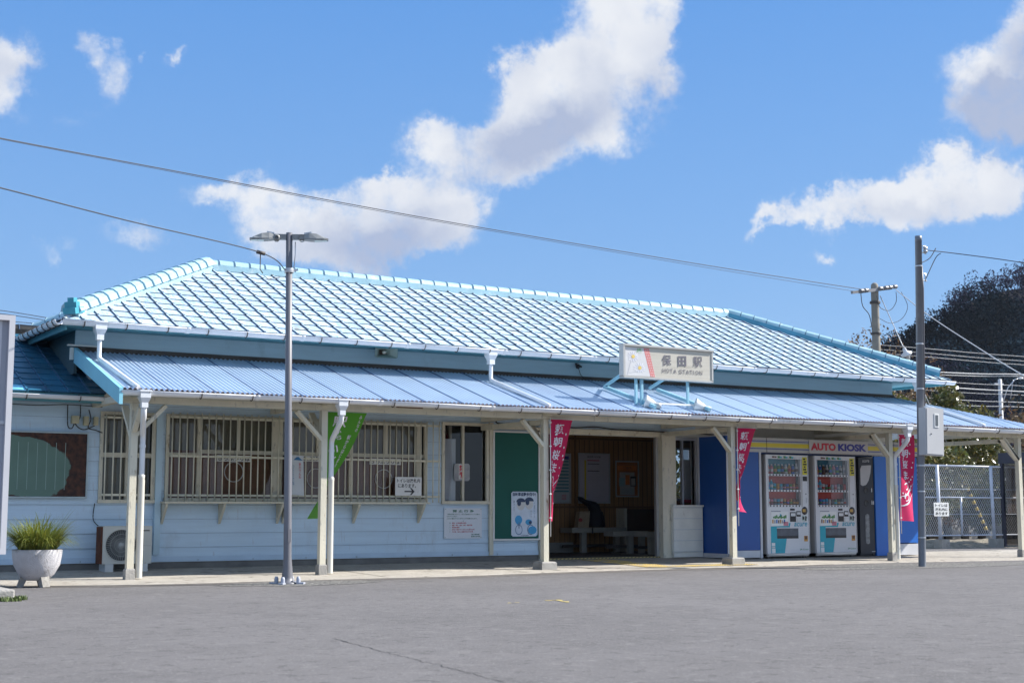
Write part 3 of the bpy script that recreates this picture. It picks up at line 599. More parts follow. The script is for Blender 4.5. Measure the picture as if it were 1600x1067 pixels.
mb.build('canopy_beam', M_CREAM, CAN)
GZ2 = CZ0-.01
gutter('gutter', (CX0+.0, CY0-.04, GZ2), (CX1, CY0-.04, GZ2-.015), .058, .72, 'gutter_bracket', 'white gutter along the canopy edge', wob=.018)
# posts
PX = [W(p, 760, YP).x for p in (206, 504, 851, 1144, 1391)]+[24.2]
PLAB = ['canopy post with downpipe in front of the air conditioner', 'canopy post with downpipe beside the green banner', 'canopy post on concrete block beside the first pink banner', 'canopy post on concrete block at the left edge of the blue kiosk', 'canopy post with downpipe right of the bottle bin', 'canopy post at the right frame edge']
for i, x in enumerate(PX):
    mb = MB(); w = .095; mb.box(x-w/2, x+w/2, YP-w/2, YP+w/2, .05, 2.442); p = mb.build('post', M_CREAM, ST); p['label'] = PLAB[i]
    big = i in (2, 3); mb = MB(); fw = .14 if big else .065; fh = .13 if big else .16
    mb.add([(x+sx*fw*k, YP+sy*fw*k, z) for (k, z) in ((1.05, -.02), (1, fh), (.86, fh+.02)) for sx, sy in ((-1, -1), (1, -1), (1, 1), (-1, 1))], [(a+4*q, (a+1) % 4+4*q, (a+1) % 4+4*q+4, a+4*q+4) for q in range(2) for a in range(4)]+[(8, 9, 10, 11)])
    mb.build('post_footing', M_CONC, p)
    mb = MB(); s = 1 if i == 0 else -1
    mb.bar((x+s*.03, YP-.01, 2.0), (x+s*.44, YP-.01, 2.42), .05, .09, up=(0, 1, 0))
    if i == 5: mb.bar((x-.03, YP-.01, 2.0), (x-.5, YP-.01, 2.42), .05, .09, up=(0, 1, 0))
    mb.bar((x-.0, YP+.05, 2.0), (x, YP+.45, 2.42), .05, .09, up=(1, 0, 0)); mb.bar((x, YP-.03, 2.05), (x, YP-.30, 2.36), .05, .07, up=(1, 0, 0)) if i == 0 else None
    mb.build('post_brace', M_CREAM, p)
    mb = MB(); mb.box(x-.05, x+.05, YP-.05-.3, YW-.02, 2.505, 2.60); mb.box(x-.045, x+.045, YP+.06, YW-.02, 2.36, 2.44) if i > 1 else None
    mb.build('cross_beam', M_CREAM, p)
def downpipe(pts, r, hop=None, lab=None, clips=(), hs=1.):
    mb = MB(); P2 = [Vector(pts[0])]
    for a, b in zip(pts, pts[1:]):
        a, b = Vector(a), Vector(b); n = max(1, int((b-a).length/.05))
        P2 += [a.lerp(b, (i+1)/n) for i in range(n)]
    # round the corners
    for _ in range(1): P2 = [P2[0]]+[(P2[i-1]+P2[i]*2+P2[i+1])/4 for i in range(1, len(P2)-1)]+[P2[-1]]
    mb.tube(P2, r, 12)
    for z in clips: mb.lathe((P2[-1].x, P2[-1].y, z), [(r+.006, -.02), (r+.006, .02)], 12)
    if hop:
        h = Vector(hop); a = .075*hs; b = .05*hs
        for (z0, k0, z1, k1) in ((0, 1, -.10, 1), (-.10, 1, -.17, .62), (-.17, .62, -.24, .62)):
            vs = [(h.x+sx*a*k, h.y+sy*a*k, h.z+z*hs) for (z, k) in ((z0, k0), (z1, k1)) for sx, sy in ((-1, -1), (1, -1), (1, 1), (-1, 1))]
            mb.add(vs, [(q, q+4, (q+1) % 4+4, (q+1) % 4) for q in range(4)])
        mb.box(h.x-a-.01, h.x+a+.01, h.y-a-.01, h.y+a+.01, h.z-.015, h.z+.012)
    o = mb.build('downpipe', M_PIPE, ST)
    if lab: o['label'] = lab
cz = lambda y: CZ0+KC*(y-CY0)+.065
for (pxa, pxb, yend, lab) in ((156, 207, 608, 'white pipe from the upper gutter at the left end'), (767, 850, 637, 'white pipe from the upper gutter at mid roof'), (1431, 1530, 668, 'white pipe from the upper gutter at the right end')):
    a = W(pxa, 520, EY0-.03); xa = a.x; e = W(pxb, yend, CY0+.12); e.z = cz(CY0+.12)
    downpipe([(xa, EY0-.03, GZ-.1), (xa, EY0-.03, cz(EY0-.03)+.01), (e.x, e.y, e.z), (e.x+.05, e.y-.1, e.z-.06)], .034, (xa, EY0-.03, GZ+.01), lab, hs=1.1)
for i, (hx, px_) in enumerate(((225, 214.5), (534, 514), (1417, 1404))):
    x = (PX[0], PX[1], PX[4])[i]+.125; hxx = W(hx, 640, CY0-.04).x
    downpipe([(hxx, CY0-.04, GZ2-.18), (hxx, CY0-.03, GZ2-.30), (x, YP-.02, 2.0), (x, YP-.02, .06)], .040, (hxx, CY0-.04, GZ2+.005), ('white downpipe on the leftmost post', 'white downpipe on the post by the green banner', 'white downpipe on the post by the bottle bin')[i], (.45, 1.3, 1.85), hs=.95)
    mb = MB(); mb.lathe((x, YP-.02, .05), [(.047, 0), (.047, 1.35), (.05, 1.36), (.05, 1.40), (.042, 1.41)], 12); mb.build('downpipe_sleeve', mat('cream_pipe', (.62, .60, .53), .45, .06, 4, dirt=((.35, .3, .22), .64, .12, 6, (1, 1, .3))), ST)

# ------------------------------------------------------------------ left wing
mb = MB(); wy0, wz0 = 20.92, 2.66; wr = 2.75; tw = .42; cpw = 1/math.sqrt(1+tw*tw); spw = tw*cpw; wl0, wl1 = -2.5, 5.85
tile_plane(mb, (wl0, wy0, wz0), (1, 0, 0), (0, cpw, spw), (0, -spw, cpw), wl1-wl0, wr/cpw, lambda t: (0, wl1-wl0), seed=8, w=.30, x=.27, em=0, pale=lambda i, j: j == 0 and i in (21, 22, 23))  # three eave tiles tinted pale to look sunlit
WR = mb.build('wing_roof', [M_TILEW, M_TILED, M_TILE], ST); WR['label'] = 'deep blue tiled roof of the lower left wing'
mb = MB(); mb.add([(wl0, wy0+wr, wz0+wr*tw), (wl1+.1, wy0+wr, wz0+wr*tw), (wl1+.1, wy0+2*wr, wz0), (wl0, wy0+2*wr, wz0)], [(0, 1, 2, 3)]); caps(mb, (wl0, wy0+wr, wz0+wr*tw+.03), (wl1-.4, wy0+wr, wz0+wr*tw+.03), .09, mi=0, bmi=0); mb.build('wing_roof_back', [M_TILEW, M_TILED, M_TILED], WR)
mb = MB(); mb.box(wl0, 5.84, wy0+.04, wy0+.07, wz0-.13, wz0+.01); mb.box(wl0, 5.84, wy0+.07, YW-.06, wz0-.10, wz0-.07); mb.box(wl0, wl0+.1, YW+.1, 26, 0, wz0+.2); mb.box(wl0, wl1, 26, 26.1, 0, wz0); mb.build('wing_eaves', M_TEAL, WR)
mb = MB(); siding(mb, wl0, 1.2, .19, 2.62, [], YW, gm=1); mb.box(wl0, 1.2, YW, YW+.1, 0, 2.62); mb.build('wing_wall', [M_SIDE, mat('board_joint', (.2, .26, .32))], ST)
gutter('gutter', (wl0, wy0-.04, wz0-.03), (5.84, wy0-.04, wz0-.05), .055, .75, 'gutter_bracket', 'white gutter of the left wing roof')

# ------------------------------------------------------------------ waiting room seen through the entrance
RX0, RX1, RY = 13.66, 21.18, 24.6
bw = (18.78, 20.7, 1.18, 2.33)
mb = MB()
for c in cells(RX0, RX1, .05, 2.9, [bw]): mb.box(c[0], c[1], RY, RY+.1, c[2], c[3], 0)
mb.box(RX0, RX1, RY-.02, RY-.002, 1.02, 1.06, 1); mb.box(RX0, RX1, RY-.02, RY-.002, 2.44, 2.48, 1); mb.box(X(898, RY)-.02, X(898, RY)+.02, RY-.03, RY-.021, .3, 2.75, 1); mb.box(RX0, X(893, RY), RY-.05, RY-.022, .1, .32, 2)
mb.box(RX0-.005, RX0+.02, YW+.11, RY, .08, 2.8, 0)
for i in range(60):
    x = RX0+i*.125
    if not bw[0] < x < bw[1]: mb.box(x-.004, x+.004, RY-.0045, RY-.0005, .1, 2.43, 3)
mb.build('waiting_room_wall', [M_BROWN, mat('brown_rail', (.17, .09, .04), .6), mat('grey_plinth', (.25, .24, .22), .8), M_DARK], ST)
mb = MB(); mb.box(RX0, RX1, YW+.11, RY, 2.80, 2.84); mb.build('waiting_room_ceiling', mat('ceiling_brown', (.20, .15, .10), .8), ST)
mb = MB(); mb.box(RX0, RX1, YW+.08, 27.2, .06, .115); mb.build('waiting_room_floor', mat('dark_floor', (.075, .07, .07), .7, .2, 4), ST)
mb = MB(); mb.box(oE[0], oE[1], YW-.04, YW+.06, .097, .118, 0)
for i in range(32):
    x = oE[0]+i*.083; mb.poly([(x, YW-.042, .10), (x+.04, YW-.042, .10), (x+.06, YW-.042, .117), (x+.02, YW-.042, .117)], (0, .0, 0) if False else None, 1)
mb.build('door_sill', [mat('sill_yellow', (.45, .36, .15), .7), M_BLACK], ST)
mb = MB()
for x in (bw[0]+.02, (bw[0]+bw[1])/2, bw[1]-.02, bw[0]+.42): mb.box(x-.02, x+.02, RY+.03, RY+.07, bw[2], bw[3])
mb.box(bw[0], bw[1], RY+.028, RY+.072, bw[2], bw[2]+.05); mb.box(bw[0], bw[1], RY+.028, RY+.072, bw[3]-.04, bw[3])
bwn = mb.build('window', M_ALU, ST); bwn['label'] = 'bright rear window of the waiting room'
# dark wood counter on the back wall
mb = MB(); a, b = X(978, RY-.3), 18.9; mb.box(a, b, RY-.30, RY-.02, .55, 1.0); mb.box(a-.06, a-.001, RY-.32, RY-.02, .12, 1.02, 1); mb.build('room_cabinet', [mat('dark_cabinet', (.05, .025, .018), .5, .2, 3), M_CREAM], ST)
# ------------------------------------------------------------------ blue kiosk booth
KX0, KX1, KY, KXM0, KXM1 = 17.38, 22.45, 20.60, 18.22, 21.22
KB = thing('kiosk_booth', (KX0, KY, .07), 'royal blue booth with yellow striped header around two drinks machines', 'kiosk')
M_KW = mat('kiosk_base_white', (.52, .53, .55), .6, .08, 4)
mb = MB(); mb.box(KX0, KX0+.04, KY, YW-.05, .16, 2.36, 0); mb.box(KX0+.04, KXM0-.05, KY, KY+.04, .23, 2.12, 0); mb.box(KX0+.04, KXM0-.0, KY+.045, YW-.05, 2.12, 2.16, 0)
mb.build('side_panel', M_BLUEK, KB)
mb = MB(); mb.box(KX0-.012, KX0-.002, KY+.0, YW-.05, .09, .17, 0); mb.box(KX0+.04, KXM0-.05, KY+.002, KY+.036, .09, .225, 0); mb.box(KXM0-.048, KXM0, KY-.012, KY+.05, .08, 2.10, 0); mb.box(KX0-.014, KX0+.01, YW-.10, YW-.06, .17, 2.38, 0); mb.box(KX0-.012, KX0+.038, KY-.012, KY-.002, .17, 2.12, 0); mb.box(KX0-.016, KX0+.04, KY+.0, YW-.1, 2.362, 2.385, 0)
mb.build('white_edge', M_KW, KB)
mb = MB(); mb.box(KXM1+.0, KXM1+.35, KY-.0, KY+.04, .075, 2.05, 0); mb.box(KXM1+.40, KX1, KY+.02, KY+.06, .32, 2.05, 0); mb.box(KX1-.04, KX1, KY+.062, YW-.05, .1, 2.05, 0); mb.build('right_panel', mat('bright_blue_panel', (.010, .13, .50), .38, .06, 1.5, dirt=((.03, .14, .36), .6, .2, 2, (1, 1, .3))), KB)
mb = MB(); mb.box(KXM1+.40, KX1, KY+.018, KY+.05, .08, .30); mb.build('base_panel', M_KW, KB)
mb = MB(); mb.box(KXM0, KXM1, YW-.12, YW-.08, .08, 2.05); mb.box(KXM0, KXM1, KY+.06, YW-.12, 2.04, 2.07, 0); mb.build('recess_lining', mat('navy_lining', (.01, .03, .10), .6), KB)
hz0, hz1 = 2.07, 2.345; hy = KY-.02
mb = MB(); mb.box(KX0+.55, KX1, hy, hy+.10, hz0, hz1, 0); mb.box(KX0+.55, KX1, hy-.006, hy-.001, 2.165, 2.245, 1)
for z in (2.13, 2.272): mb.box(KX0+.55, KX1, hy-.006, hy-.001, z, z+.014, 2)
for x in (18.35, 19.45, 21.0, 21.75): mb.box(x, x+.008, hy-.010, hy-.0065, hz0, hz1, 3)
HD = mb.build('header', [mat('header_cream', (.45, .44, .42), .4, .05, 3), mat('header_yellow', (.62, .50, .03), .4, .06, 3), mat('header_blue', (.03, .05, .28), .4), M_DARKM], KB)
tx0, tx1 = X(1266, hy), X(1353, hy); mb = MB(); mb.box(tx0-.03, tx1+.05, hy-.018, hy-.0105, hz0+.01, hz1-.01, 0); md = tx0+(tx1-tx0)*.455
mb.text('AUTO', ((tx0+md)/2, 2.205), md-tx0-.02, .145, 1, bold=.055, y=hy-.020); mb.text('KIOSK', ((md+tx1)/2+.03, 2.205), tx1-md-.04, .145, 2, bold=.055, y=hy-.020)
mb.build('header_lettering', [mat('header_panel_white', (.50, .48, .46), .4, .05, 3), mat('kiosk_red', (.52, .03, .05), .4), mat('kiosk_blue', (.03, .03, .27), .4)], HD)

# drinks machines
M_VW = mat('machine_white', (.62, .62, .63), .3, .04, 3); M_VS = mat('machine_side_grey', (.42, .40, .38), .4, .05, 3); M_TL = mat('machine_teal', (.01, .33, .42), .35, .05, 3)
CANC = [mat('drink_'+n, c, .35, .25, 30) for n, c in (('green', (.06, .22, .05)), ('white', (.5, .5, .48)), ('blue', (.03, .12, .40)), ('red', (.42, .04, .03)), ('amber', (.45, .22, .04)), ('brown', (.12, .05, .02)), ('grey', (.25, .27, .30)), ('pink', (.55, .2, .25)), ('cyan', (.05, .35, .5)), ('black', (.03, .03, .03)))]
M_CAP = mat('bottle_cap_white', (.6, .6, .6), .4); M_PLUM = mat('dark_plum', (.03, .025, .03), .4)
def machine(x0, label, seed, second=False):
    rnd = random.Random(seed); w, h, z0 = 1.09, 1.93, .10; y = KY+.02; d = .78
    T = thing('vending_machine', (x0, y, z0), label, 'vending machine', 'drinks vending machines in the blue booth')
    PXX = lambda f: x0+f*w; PZ = lambda f: z0+h*(1-f)
    mb = MB(); wx0, wx1, wz0, wz1 = PXX(.055), PXX(.80), PZ(.515), PZ(.04)
    for c in cells(x0, x0+w, z0+.05, z0+h, [(wx0, wx1, wz0, wz1)]): mb.box(c[0], c[1], y, y+.05, c[2], c[3], 0)
    mb.box(x0, x0+w, y+.13, y+d, z0+.05, z0+h, 1); mb.box(x0, x0+.03, y+.05, y+.13, z0+.05, z0+h, 1); mb.box(x0+w-.03, x0+w, y+.05, y+.13, z0+.05, z0+h, 1); mb.box(x0+.03, x0+w-.03, y+.05, y+.13, z0+h-.03, z0+h, 1)
    for x in (x0+.06, x0+w-.12):
        for yy in (y+.05, y+d-.1): mb.box(x, x+.06, yy, yy+.06, z0-.03, z0+.05, 2)
    mb.box(x0+.02, x0+w-.02, y+.02, y+.05, z0+.0, z0+.05, 1)
    mb.build('cabinet', [M_VW, M_VS, M_DARKM], T)
    # cavity front sheets: shelves with price strips
    yb = y+.128
    rows = ((.04, .19, 'teal'), (.21, .345, 'red'), (.365, .495, 'red'))
    for r_, (f0, f1, kd) in enumerate(rows):
        mb = MB(); mb.box(wx0, wx1, yb-.004, yb, PZ(f1), PZ(f0), 0); bm = mat('display_back_'+kd, (.02, .20, .27) if kd == 'teal' else (.50, .075, .05), .5, .15, 4)
        mb.box(wx0, wx1, y+.052, yb-.0045, PZ(f1)-.004, PZ(f1)+.004, 0)
        bk = mb.build('display_shelf', bm, T)
        s = MB(); s.box(wx0-.004, wx1+.004, y-.004, y+.02, PZ(f1+.019), PZ(f1)); nb = 10; bw_ = (wx1-wx0)/nb
        for k in range(nb): s.lathe((wx0+bw_*(k+.5), y-.005, PZ(f1+.0095)), [(0, .0025), (.016, .002), (.017, 0)], 10, (0, -1, 0), 1)
        s.build('button_strip', [M_VW, M_BLACK], T)
        nbt = 9 if r_ == 0 else 10
        for k in range(nbt):
            c = rnd.choice(range(10)); big = r_ == 0 or (r_ == 1 and k < 2); hh = .19 if big else .115; r = .049 if big else .046
            if r_ == 1 and k < 2: c = 8
            cx = wx0+(wx1-wx0)*(k+.5)/nbt; zb = PZ(f1)+.006; cyy = yb-.036+.008; hh *= rnd.uniform(.92, 1.06)
            m_ = MB()
            pr = [(0, 0), (r*.9, 0), (r, .006), (r, hh*.62), (r*.8, hh*.72), (r*.42, hh*.88), (r*.42, hh), (0, hh)] if big else [(0, 0), (r*.85, 0), (r, .008), (r, hh-.01), (r*.82, hh), (0, hh)]
            cyy = y+.058
            m_.lathe((cx, cyy, zb), [(a*.72, b) for a, b in pr], 10); 
            c2 = rnd.choice(range(10)); m_.lathe((cx, cyy, zb), [(r*.74, hh*.22), (r*.74, hh*.5)], 10, mi=1)
            if big: m_.lathe((cx, cyy, zb), [(r*.36, hh*.88), (r*.36, hh*1.02), (0, hh*1.02)], 8, mi=2)
            m_.build('drink_sample', [CANC[c], CANC[c2], M_CAP], T)
    mb = MB(); mb.box(wx0, wx1, y+.0008, y+.0028, wz0, wz1-.0); mb.build('display_glass', glass('display_glass', (.9, .9, .9), .03), T)
    mb = MB(); mb.box(wx0-.012, wx0, y-.006, y-.001, wz0, wz1); mb.box(wx1, wx1+.012, y-.006, y-.001, wz0, wz1); mb.box(wx1+.014, wx1+.05, y-.005, y-.001, wz0, wz1, 1); mb.build('window_trim', [M_ALU, M_VS], T)
    mb = MB(); F_ = -.0035; q = lambda a, b, c, e, mi, o=0.: mb.box(PXX(a), PXX(b), y+F_-o-.002, y-.0005-o, PZ(e), PZ(c), mi)
    # teal graphic
    mb.poly([(PXX(.085), y-.003, PZ(.705)), (PXX(.47), y-.003, PZ(.70)), (PXX(.50), y-.003, PZ(.672)), (PXX(.55), y-.003, PZ(.672)), (PXX(.525), y-.003, PZ(.715)), (PXX(.225+.0), y-.003, PZ(.715)), (PXX(.225), y-.003, PZ(.825)), (PXX(.45), y-.003, PZ(.825)), (PXX(.40), y-.003, PZ(.965)), (PXX(.24), y-.003, PZ(.985)), (PXX(.085), y-.003, PZ(.99))], None, 0)
    mb.build('teal_graphic', [M_TL], T)
    mb = MB(); q(.225, .725, .725, .825, 0); mb.build('pickup_flap', mat('flap_dark', (.07, .08, .10), .25, .3, 6), T)
    mb = MB(); q(.235, .715, .80, .822, 0, .004); mb.build('flap_lip', M_BLACK, T)
    mb = MB(); q(.54, .675, .565, .66, 0); q(.69, .79, .555, .61, 0); q(.545, .65, .53, .55, 1); q(.70, .79, .62, .665, 2); q(.82, .93, .60, .655, 3)
    mb.lathe((PXX(.885), y-.006, PZ(.552)), [(0, .003), (.075, .002), (.078, -.002)], 14, (0, -1, 0), 1); mb.box(PXX(.83), PXX(.90), y-.012, y-.0095, PZ(.565), PZ(.535), 4)
    q(.555, .66, .575, .605, 2, .003); q(.70, .78, .565, .59, 2, .003); q(.83, .87, .61, .64, 1, .003); q(.89, .92, .605, .65, 1, .003)
    mb.build('coin_panel', [M_BLACK, M_PLUM, M_ALU, mat('sticker_grey', (.42, .5, .46), .5, .4, 20), mat('gold', (.5, .3, .06), .4)], T)
    mb = MB(); q(.855, .965, .018, .195, 0); mb.text('N\nF', (PXX(.91), PZ(.10)), .05, .22, 1, y=y-.009) if False else None
    for k in range(6): q(.875+.015*(k % 2), .925+.015*(k % 3), .03+.026*k, .045+.026*k, 1, .004)
    if not second: q(.86, .96, .21, .257, 1)
    else: q(.86, .96, .21, .257, 2)
    q(.915, .935, .38, .39, 1); q(.925, .945, .42, .475, 3)
    mb.build('yellow_sticker', [mat('sticker_yellow', (.62, .55, .04), .5, .08, 6), M_BLACK, M_VW, M_ALU], T)
    mb = MB(); q(.095, .50, .56, .70, 0)
    g_ = [CANC[0], M_TL]
    for k in range(9):
        a = .14+.035*k; q(a, a+.03, .61-.008*(k % 3), .625+.004*(k % 2), 1, .003)
    for k in range(7):
        a = .12+.045*k; q(a, a+.028, .637+.006*(k % 2), .675, 2+(k*3+seed) % 4, .003)
    q(.38, .49, .66, .70, 6, .003); q(.10, .32, .553, .562, 5, .001); q(.30, .33, .585, .61, 7, .003)
    mb.build('promo_poster', [M_WHITE, CANC[0], CANC[4], CANC[5], CANC[2], CANC[6], CANC[7], M_TL], T)
    mb = MB()
    for k in range(9):
        a = .28+.045*k; q(a, a+.05, .012+.006*(k % 3), .034, k % 3, .0)
    q(.15, .20, .014, .03, 3); q(.21, .25, .016, .03, 3); mb.build('top_strip', [CANC[0], M_TL, CANC[1], CANC[5]], T)
    mb = MB(); q(.10, .175, .865, .895, 0); q(.10, .175, .90, .915, 1); q(.10, .18, .92, .975, 0); q(.86, .945, .80, .855, 2); q(.875, .93, .803, .835, 3, .003); mb.build('sticker', [M_WHITE, M_ALU, mat('sticker_orange', (.55, .27, .05), .5), CANC[5]], T)
    mb = MB(); mb.text('acure', (PXX(.785), PZ(.687)), w*.31, .075, 0, bold=.012, shear=.25, y=y-.004); mb.text('JR-Cross', (PXX(.855), PZ(.935)), w*.2, .035, 1, bold=.01, y=y-.004)
    for k in range(5): mb.text('¥160', (PXX(.12+.15*k), PZ(.4)), .03, .01, 2, y=y-.004) if False else None
    mb.build('maker_lettering', [mat('acure_teal', (.01, .30, .42), .4), mat('jr_green', (.02, .22, .06), .4)], T)
    mb = MB(); mb.grid(lambda u, v: (PXX(.03+.94*u), y-.03*sin(pi*u)*.9-.002, PZ(.985-.012*v+.0)-.012*(1-abs(2*u-1))), 14, 2); mb.poly([(PXX(.04), y-.002, z0+.055), (PXX(.96), y-.002, z0+.055), (PXX(.90), y-.035, z0+.045), (PXX(.10), y-.035, z0+.045)], (0, 0, .012)); mb.build('kick_plate', M_ALU, T)
    mb = MB(); mb.box(x0+w-.022, x0+w-.016, y-.003, y-.0005, z0+.06, z0+h-.01, 0); mb.lathe((PXX(.93), y-.004, PZ(.62)), [(0, .004), (.012, .003)], 8, (0, -1, 0), 0); mb.build('door_seam', M_DARKM, T)
    return T
machine(18.36, 'left drinks machine with a black square sticker beside its cans', 4)
machine(19.62, 'right drinks machine next to the dark bottle bin', 9, True)
# bottle bin
bx0, bx1, by = 20.80, 21.20, KY+.02
T = thing('bottle_bin', (bx0, by, .1), 'tall charcoal bottle bin with pale leaf shape and two round holes', 'recycling bin')
M_CH = mat('charcoal_plastic', (.017, .019, .028), .5, .15, 3)
mb = MB(); mb.box(bx0, bx1, by, by+.7, .12, 2.02); mb.box(bx0+.02, bx1-.01, by+.05, by+.6, .08, .12); mb.build('body', M_CH, T)
BX = lambda f: bx0+f*(bx1-bx0); BZ = lambda f: 2.02-f*1.9
mb = MB(); mb.poly([(BX(.10), by-.004, BZ(.12)), (BX(.2), by-.004, BZ(.085)), (BX(.85), by-.004, BZ(.078)), (BX(.80), by-.004, BZ(.16)), (BX(.66), by-.004, BZ(.24)), (BX(.48), by-.004, BZ(.285)), (BX(.25), by-.004, BZ(.297)), (BX(.10), by-.004, BZ(.285))]); mb.build('leaf_sticker', mat('leaf_grey', (.46, .46, .46), .5), T)
for f in (.345, .475):
    mb = MB(); mb.lathe((BX(.48), by-.002, BZ(f)), [(0, .002), (.052, .002), (.062, .008), (.07, .001)], 16, (0, -1, 0)); mb.build('disposal_hole', M_BLACK, T)
mb = MB(); mb.text('acure', (BX(.5), BZ(.037)), .19, .045, 0, bold=.012, shear=.25, y=by-.004)
for k, f in ((0, .345), (1, .475)):
    mb.box(BX(.82), BX(.88), by-.004, by-.001, BZ(f+.015), BZ(f-.02)); mb.box(BX(.84), BX(.86), by-.004, by-.001, BZ(f-.02), BZ(f-.03)); 
    if k: mb.box(BX(.92), BX(.98), by-.004, by-.001, BZ(f+.015), BZ(f-.02))
mb.box(BX(.75), BX(.99), by-.006, by-.001, .155, .165); mb.build('bin_marks', mat('mark_white', (.5, .5, .5), .5), T)
mb = MB(); mb.grid(lambda u, v: (BX(.35+.28*u), by-.004-.006*sin(pi*u), BZ(.60+.29*v)+.02*sin(pi*u)*(1 if v < .5 else -1)), 6, 8); mb.build('viewing_slot', mat('cloudy_plastic', (.16, .17, .18), .35, .5, 14), T)

# ------------------------------------------------------------------ notices and boards on the wall
def flat(px0, px1, py0, py1, y, th=.012):
    return X(px0, y), X(px1, y), Z(py1, (px0+px1)/2, y), Z(py0, (px0+px1)/2, y)
x0, x1, z0, z1 = X(693), X(751.5), .49, 1.01; y = YW-.035
T = thing('notice_sign', ((x0+x1)/2, y, z0), 'white notice sheet of green and red text under the no smoking window', 'notice')
mb = MB(); mb.box(x0, x1, y, y+.012, z0, z1); mb.build('sign_plate', mat('notice_white', (.66, .70, .74), .4, .03, 3), T)
mb = MB(); M_GRL = mat('green_lettering', (.02, .16, .09), .5); cxm = (x0+x1)/2; w = x1-x0
mb.text('禁 止 行 為', (cxm, z1-.05), w*.56, .045, 0, bold=.02, y=y-.003)
mb.text('駅前広場において、次の行為を行うことは禁止', (cxm+.01, z1-.105), w*.86, .022, 0, bold=.012, y=y-.003); mb.text('されています。', (x0+.15, z1-.142), w*.28, .020, 0, bold=.012, y=y-.003); mb.text('これに違反すると法令により処罰されます。', (cxm-.02, z1-.178), w*.80, .021, 0, bold=.012, y=y-.003); mb.text('記', (cxm, z1-.22), .02, .02, 0, y=y-.003)
for k, (t, f) in enumerate((('物品・広告物等の配布', .38), ('演説・集会・宣伝・寄付・署名活動', .54), ('車両放置等', .2), ('許可なく営業すること又はこれに類する行為', .60), ('その他、他人に迷惑を及ぼす行為', .56))):
    z = z1-.255-.037*k; mb.text(t, (x0+w*.2+w*f/2, z), w*f, .023, 1, bold=.014, y=y-.003); mb.text('12345'[k], (x0+w*.15, z), .010, .02, 0, y=y-.003)
mb.text('館山警察署', (x1-.13, z0+.07), .16, .022, 0, bold=.012, y=y-.003); mb.text('鋸南町役場駅', (x1-.125, z0+.035), .18, .022, 0, bold=.012, y=y-.003)
for dx in (.02, w-.02):
    for dz in (.02, z1-z0-.02): mb.lathe((x0+dx, y-.002, z0+dz), [(0, .003), (.006, .002)], 6, (0, -1, 0), 0)
mb.build('lettering', [M_GRL, M_RED], T)

gx0, gx1, gz0, gz1 = X(770, YW-.05), X(842.5, YW-.05), .45, 2.36; y = YW-.06
T = thing('notice_board', ((gx0+gx1)/2, y, gz0), 'tall dark green pinboard in a white frame left of the entrance', 'notice board')
mb = MB(); mb.box(gx0+.03, gx1-.03, y, y+.03, gz0+.03, gz1-.03); mb.build('board', mat('board_green', (.004, .095, .075), .75, .06, 2), T)
mb = MB(); f = .026; mb.box(gx0, gx1, y-.015, y+.03, gz0, gz0+f); mb.box(gx0, gx1, y-.015, y+.03, gz1-f, gz1); mb.box(gx0, gx0+f, y-.015, y+.03, gz0+f, gz1-f); mb.box(gx1-f, gx1, y-.015, y+.03, gz0+f, gz1-f); mb.build('frame', M_WHITE, T)
# poster on it: two plain cartoon cyclists
qx0, qx1, qz0, qz1 = X(798.5, y), X(839, y), .515, 1.30; y -= .012
T = thing('poster', ((qx0+qx1)/2, y, qz0), 'white and blue bicycle theft warning poster at the foot of the green board', 'poster')
mb = MB(); r = .03; pts = [(qx0+r, y, qz0), (qx1-r, y, qz0), (qx1, y, qz0+r), (qx1, y, qz1-r), (qx1-r, y, qz1), (qx0+r, y, qz1), (qx0, y, qz1-r), (qx0, y, qz0+r)]; mb.poly(pts, (0, .005, 0)); mb.build('sheet', mat('poster_white', (.60, .68, .78), .5, .10, 7, dirt=((.45, .58, .72), .55, .15, 6, (1, 1, 1))), T)
mb = MB(); w = qx1-qx0; U = lambda f: qx0+w*f; V = lambda f: qz1-(qz1-qz0)*f
mb.text('自転車盗難多発中!!', (U(.5), V(.06)), w*.9, .065, 0, bold=.03, y=y-.003)
def disc(cx_, cz_, rx, rz, mi, o=.003, a0=0, a1=360, n=18): mb.poly([(U(cx_)+cos(radians(a0+(a1-a0)*k/n))*rx, y-o, V(cz_)+sin(radians(a0+(a1-a0)*k/n))*rz) for k in range(n if a1-a0 >= 360 else n+1)], None, mi)
for cx_, cz_ in ((.36, .29), (.68, .27)):
    disc(cx_, cz_, .085, .10, 1); disc(cx_, cz_-.055, .095, .07, 0, .0045, 0, 180); disc(cx_-.07, cz_-.03, .04, .05, 0, .005)
for cx_ in (.28, .74):
    for dz in (0,):
        for rr_ in (1,):
            for k in range(16):
                t0, t1 = 2*pi*k/16, 2*pi*(k+1)/16; a = .075; mb.poly([(U(cx_)+cos(t0)*a, y-.004, V(.85)+sin(t0)*a*1.2), (U(cx_)+cos(t1)*a, y-.004, V(.85)+sin(t1)*a*1.2), (U(cx_)+cos(t1)*(a-.012), y-.004, V(.85)+sin(t1)*(a-.012)*1.2), (U(cx_)+cos(t0)*(a-.012), y-.004, V(.85)+sin(t0)*(a-.012)*1.2)], None, 3)
disc(.27, .63, .075, .08, 2); disc(.80, .86, .09, .07, 2, .0055); disc(.66, .68, .07, .05, 2); disc(.72, .69, .03, .03, 0, .006)
mb.box(U(.27), U(.30), y-.005, y-.003, V(.82), V(.68), 3); mb.box(U(.20), U(.36), y-.005, y-.003, V(.735), V(.725), 3); mb.box(U(.6), U(.8), y-.005, y-.003, V(.745), V(.735), 3)
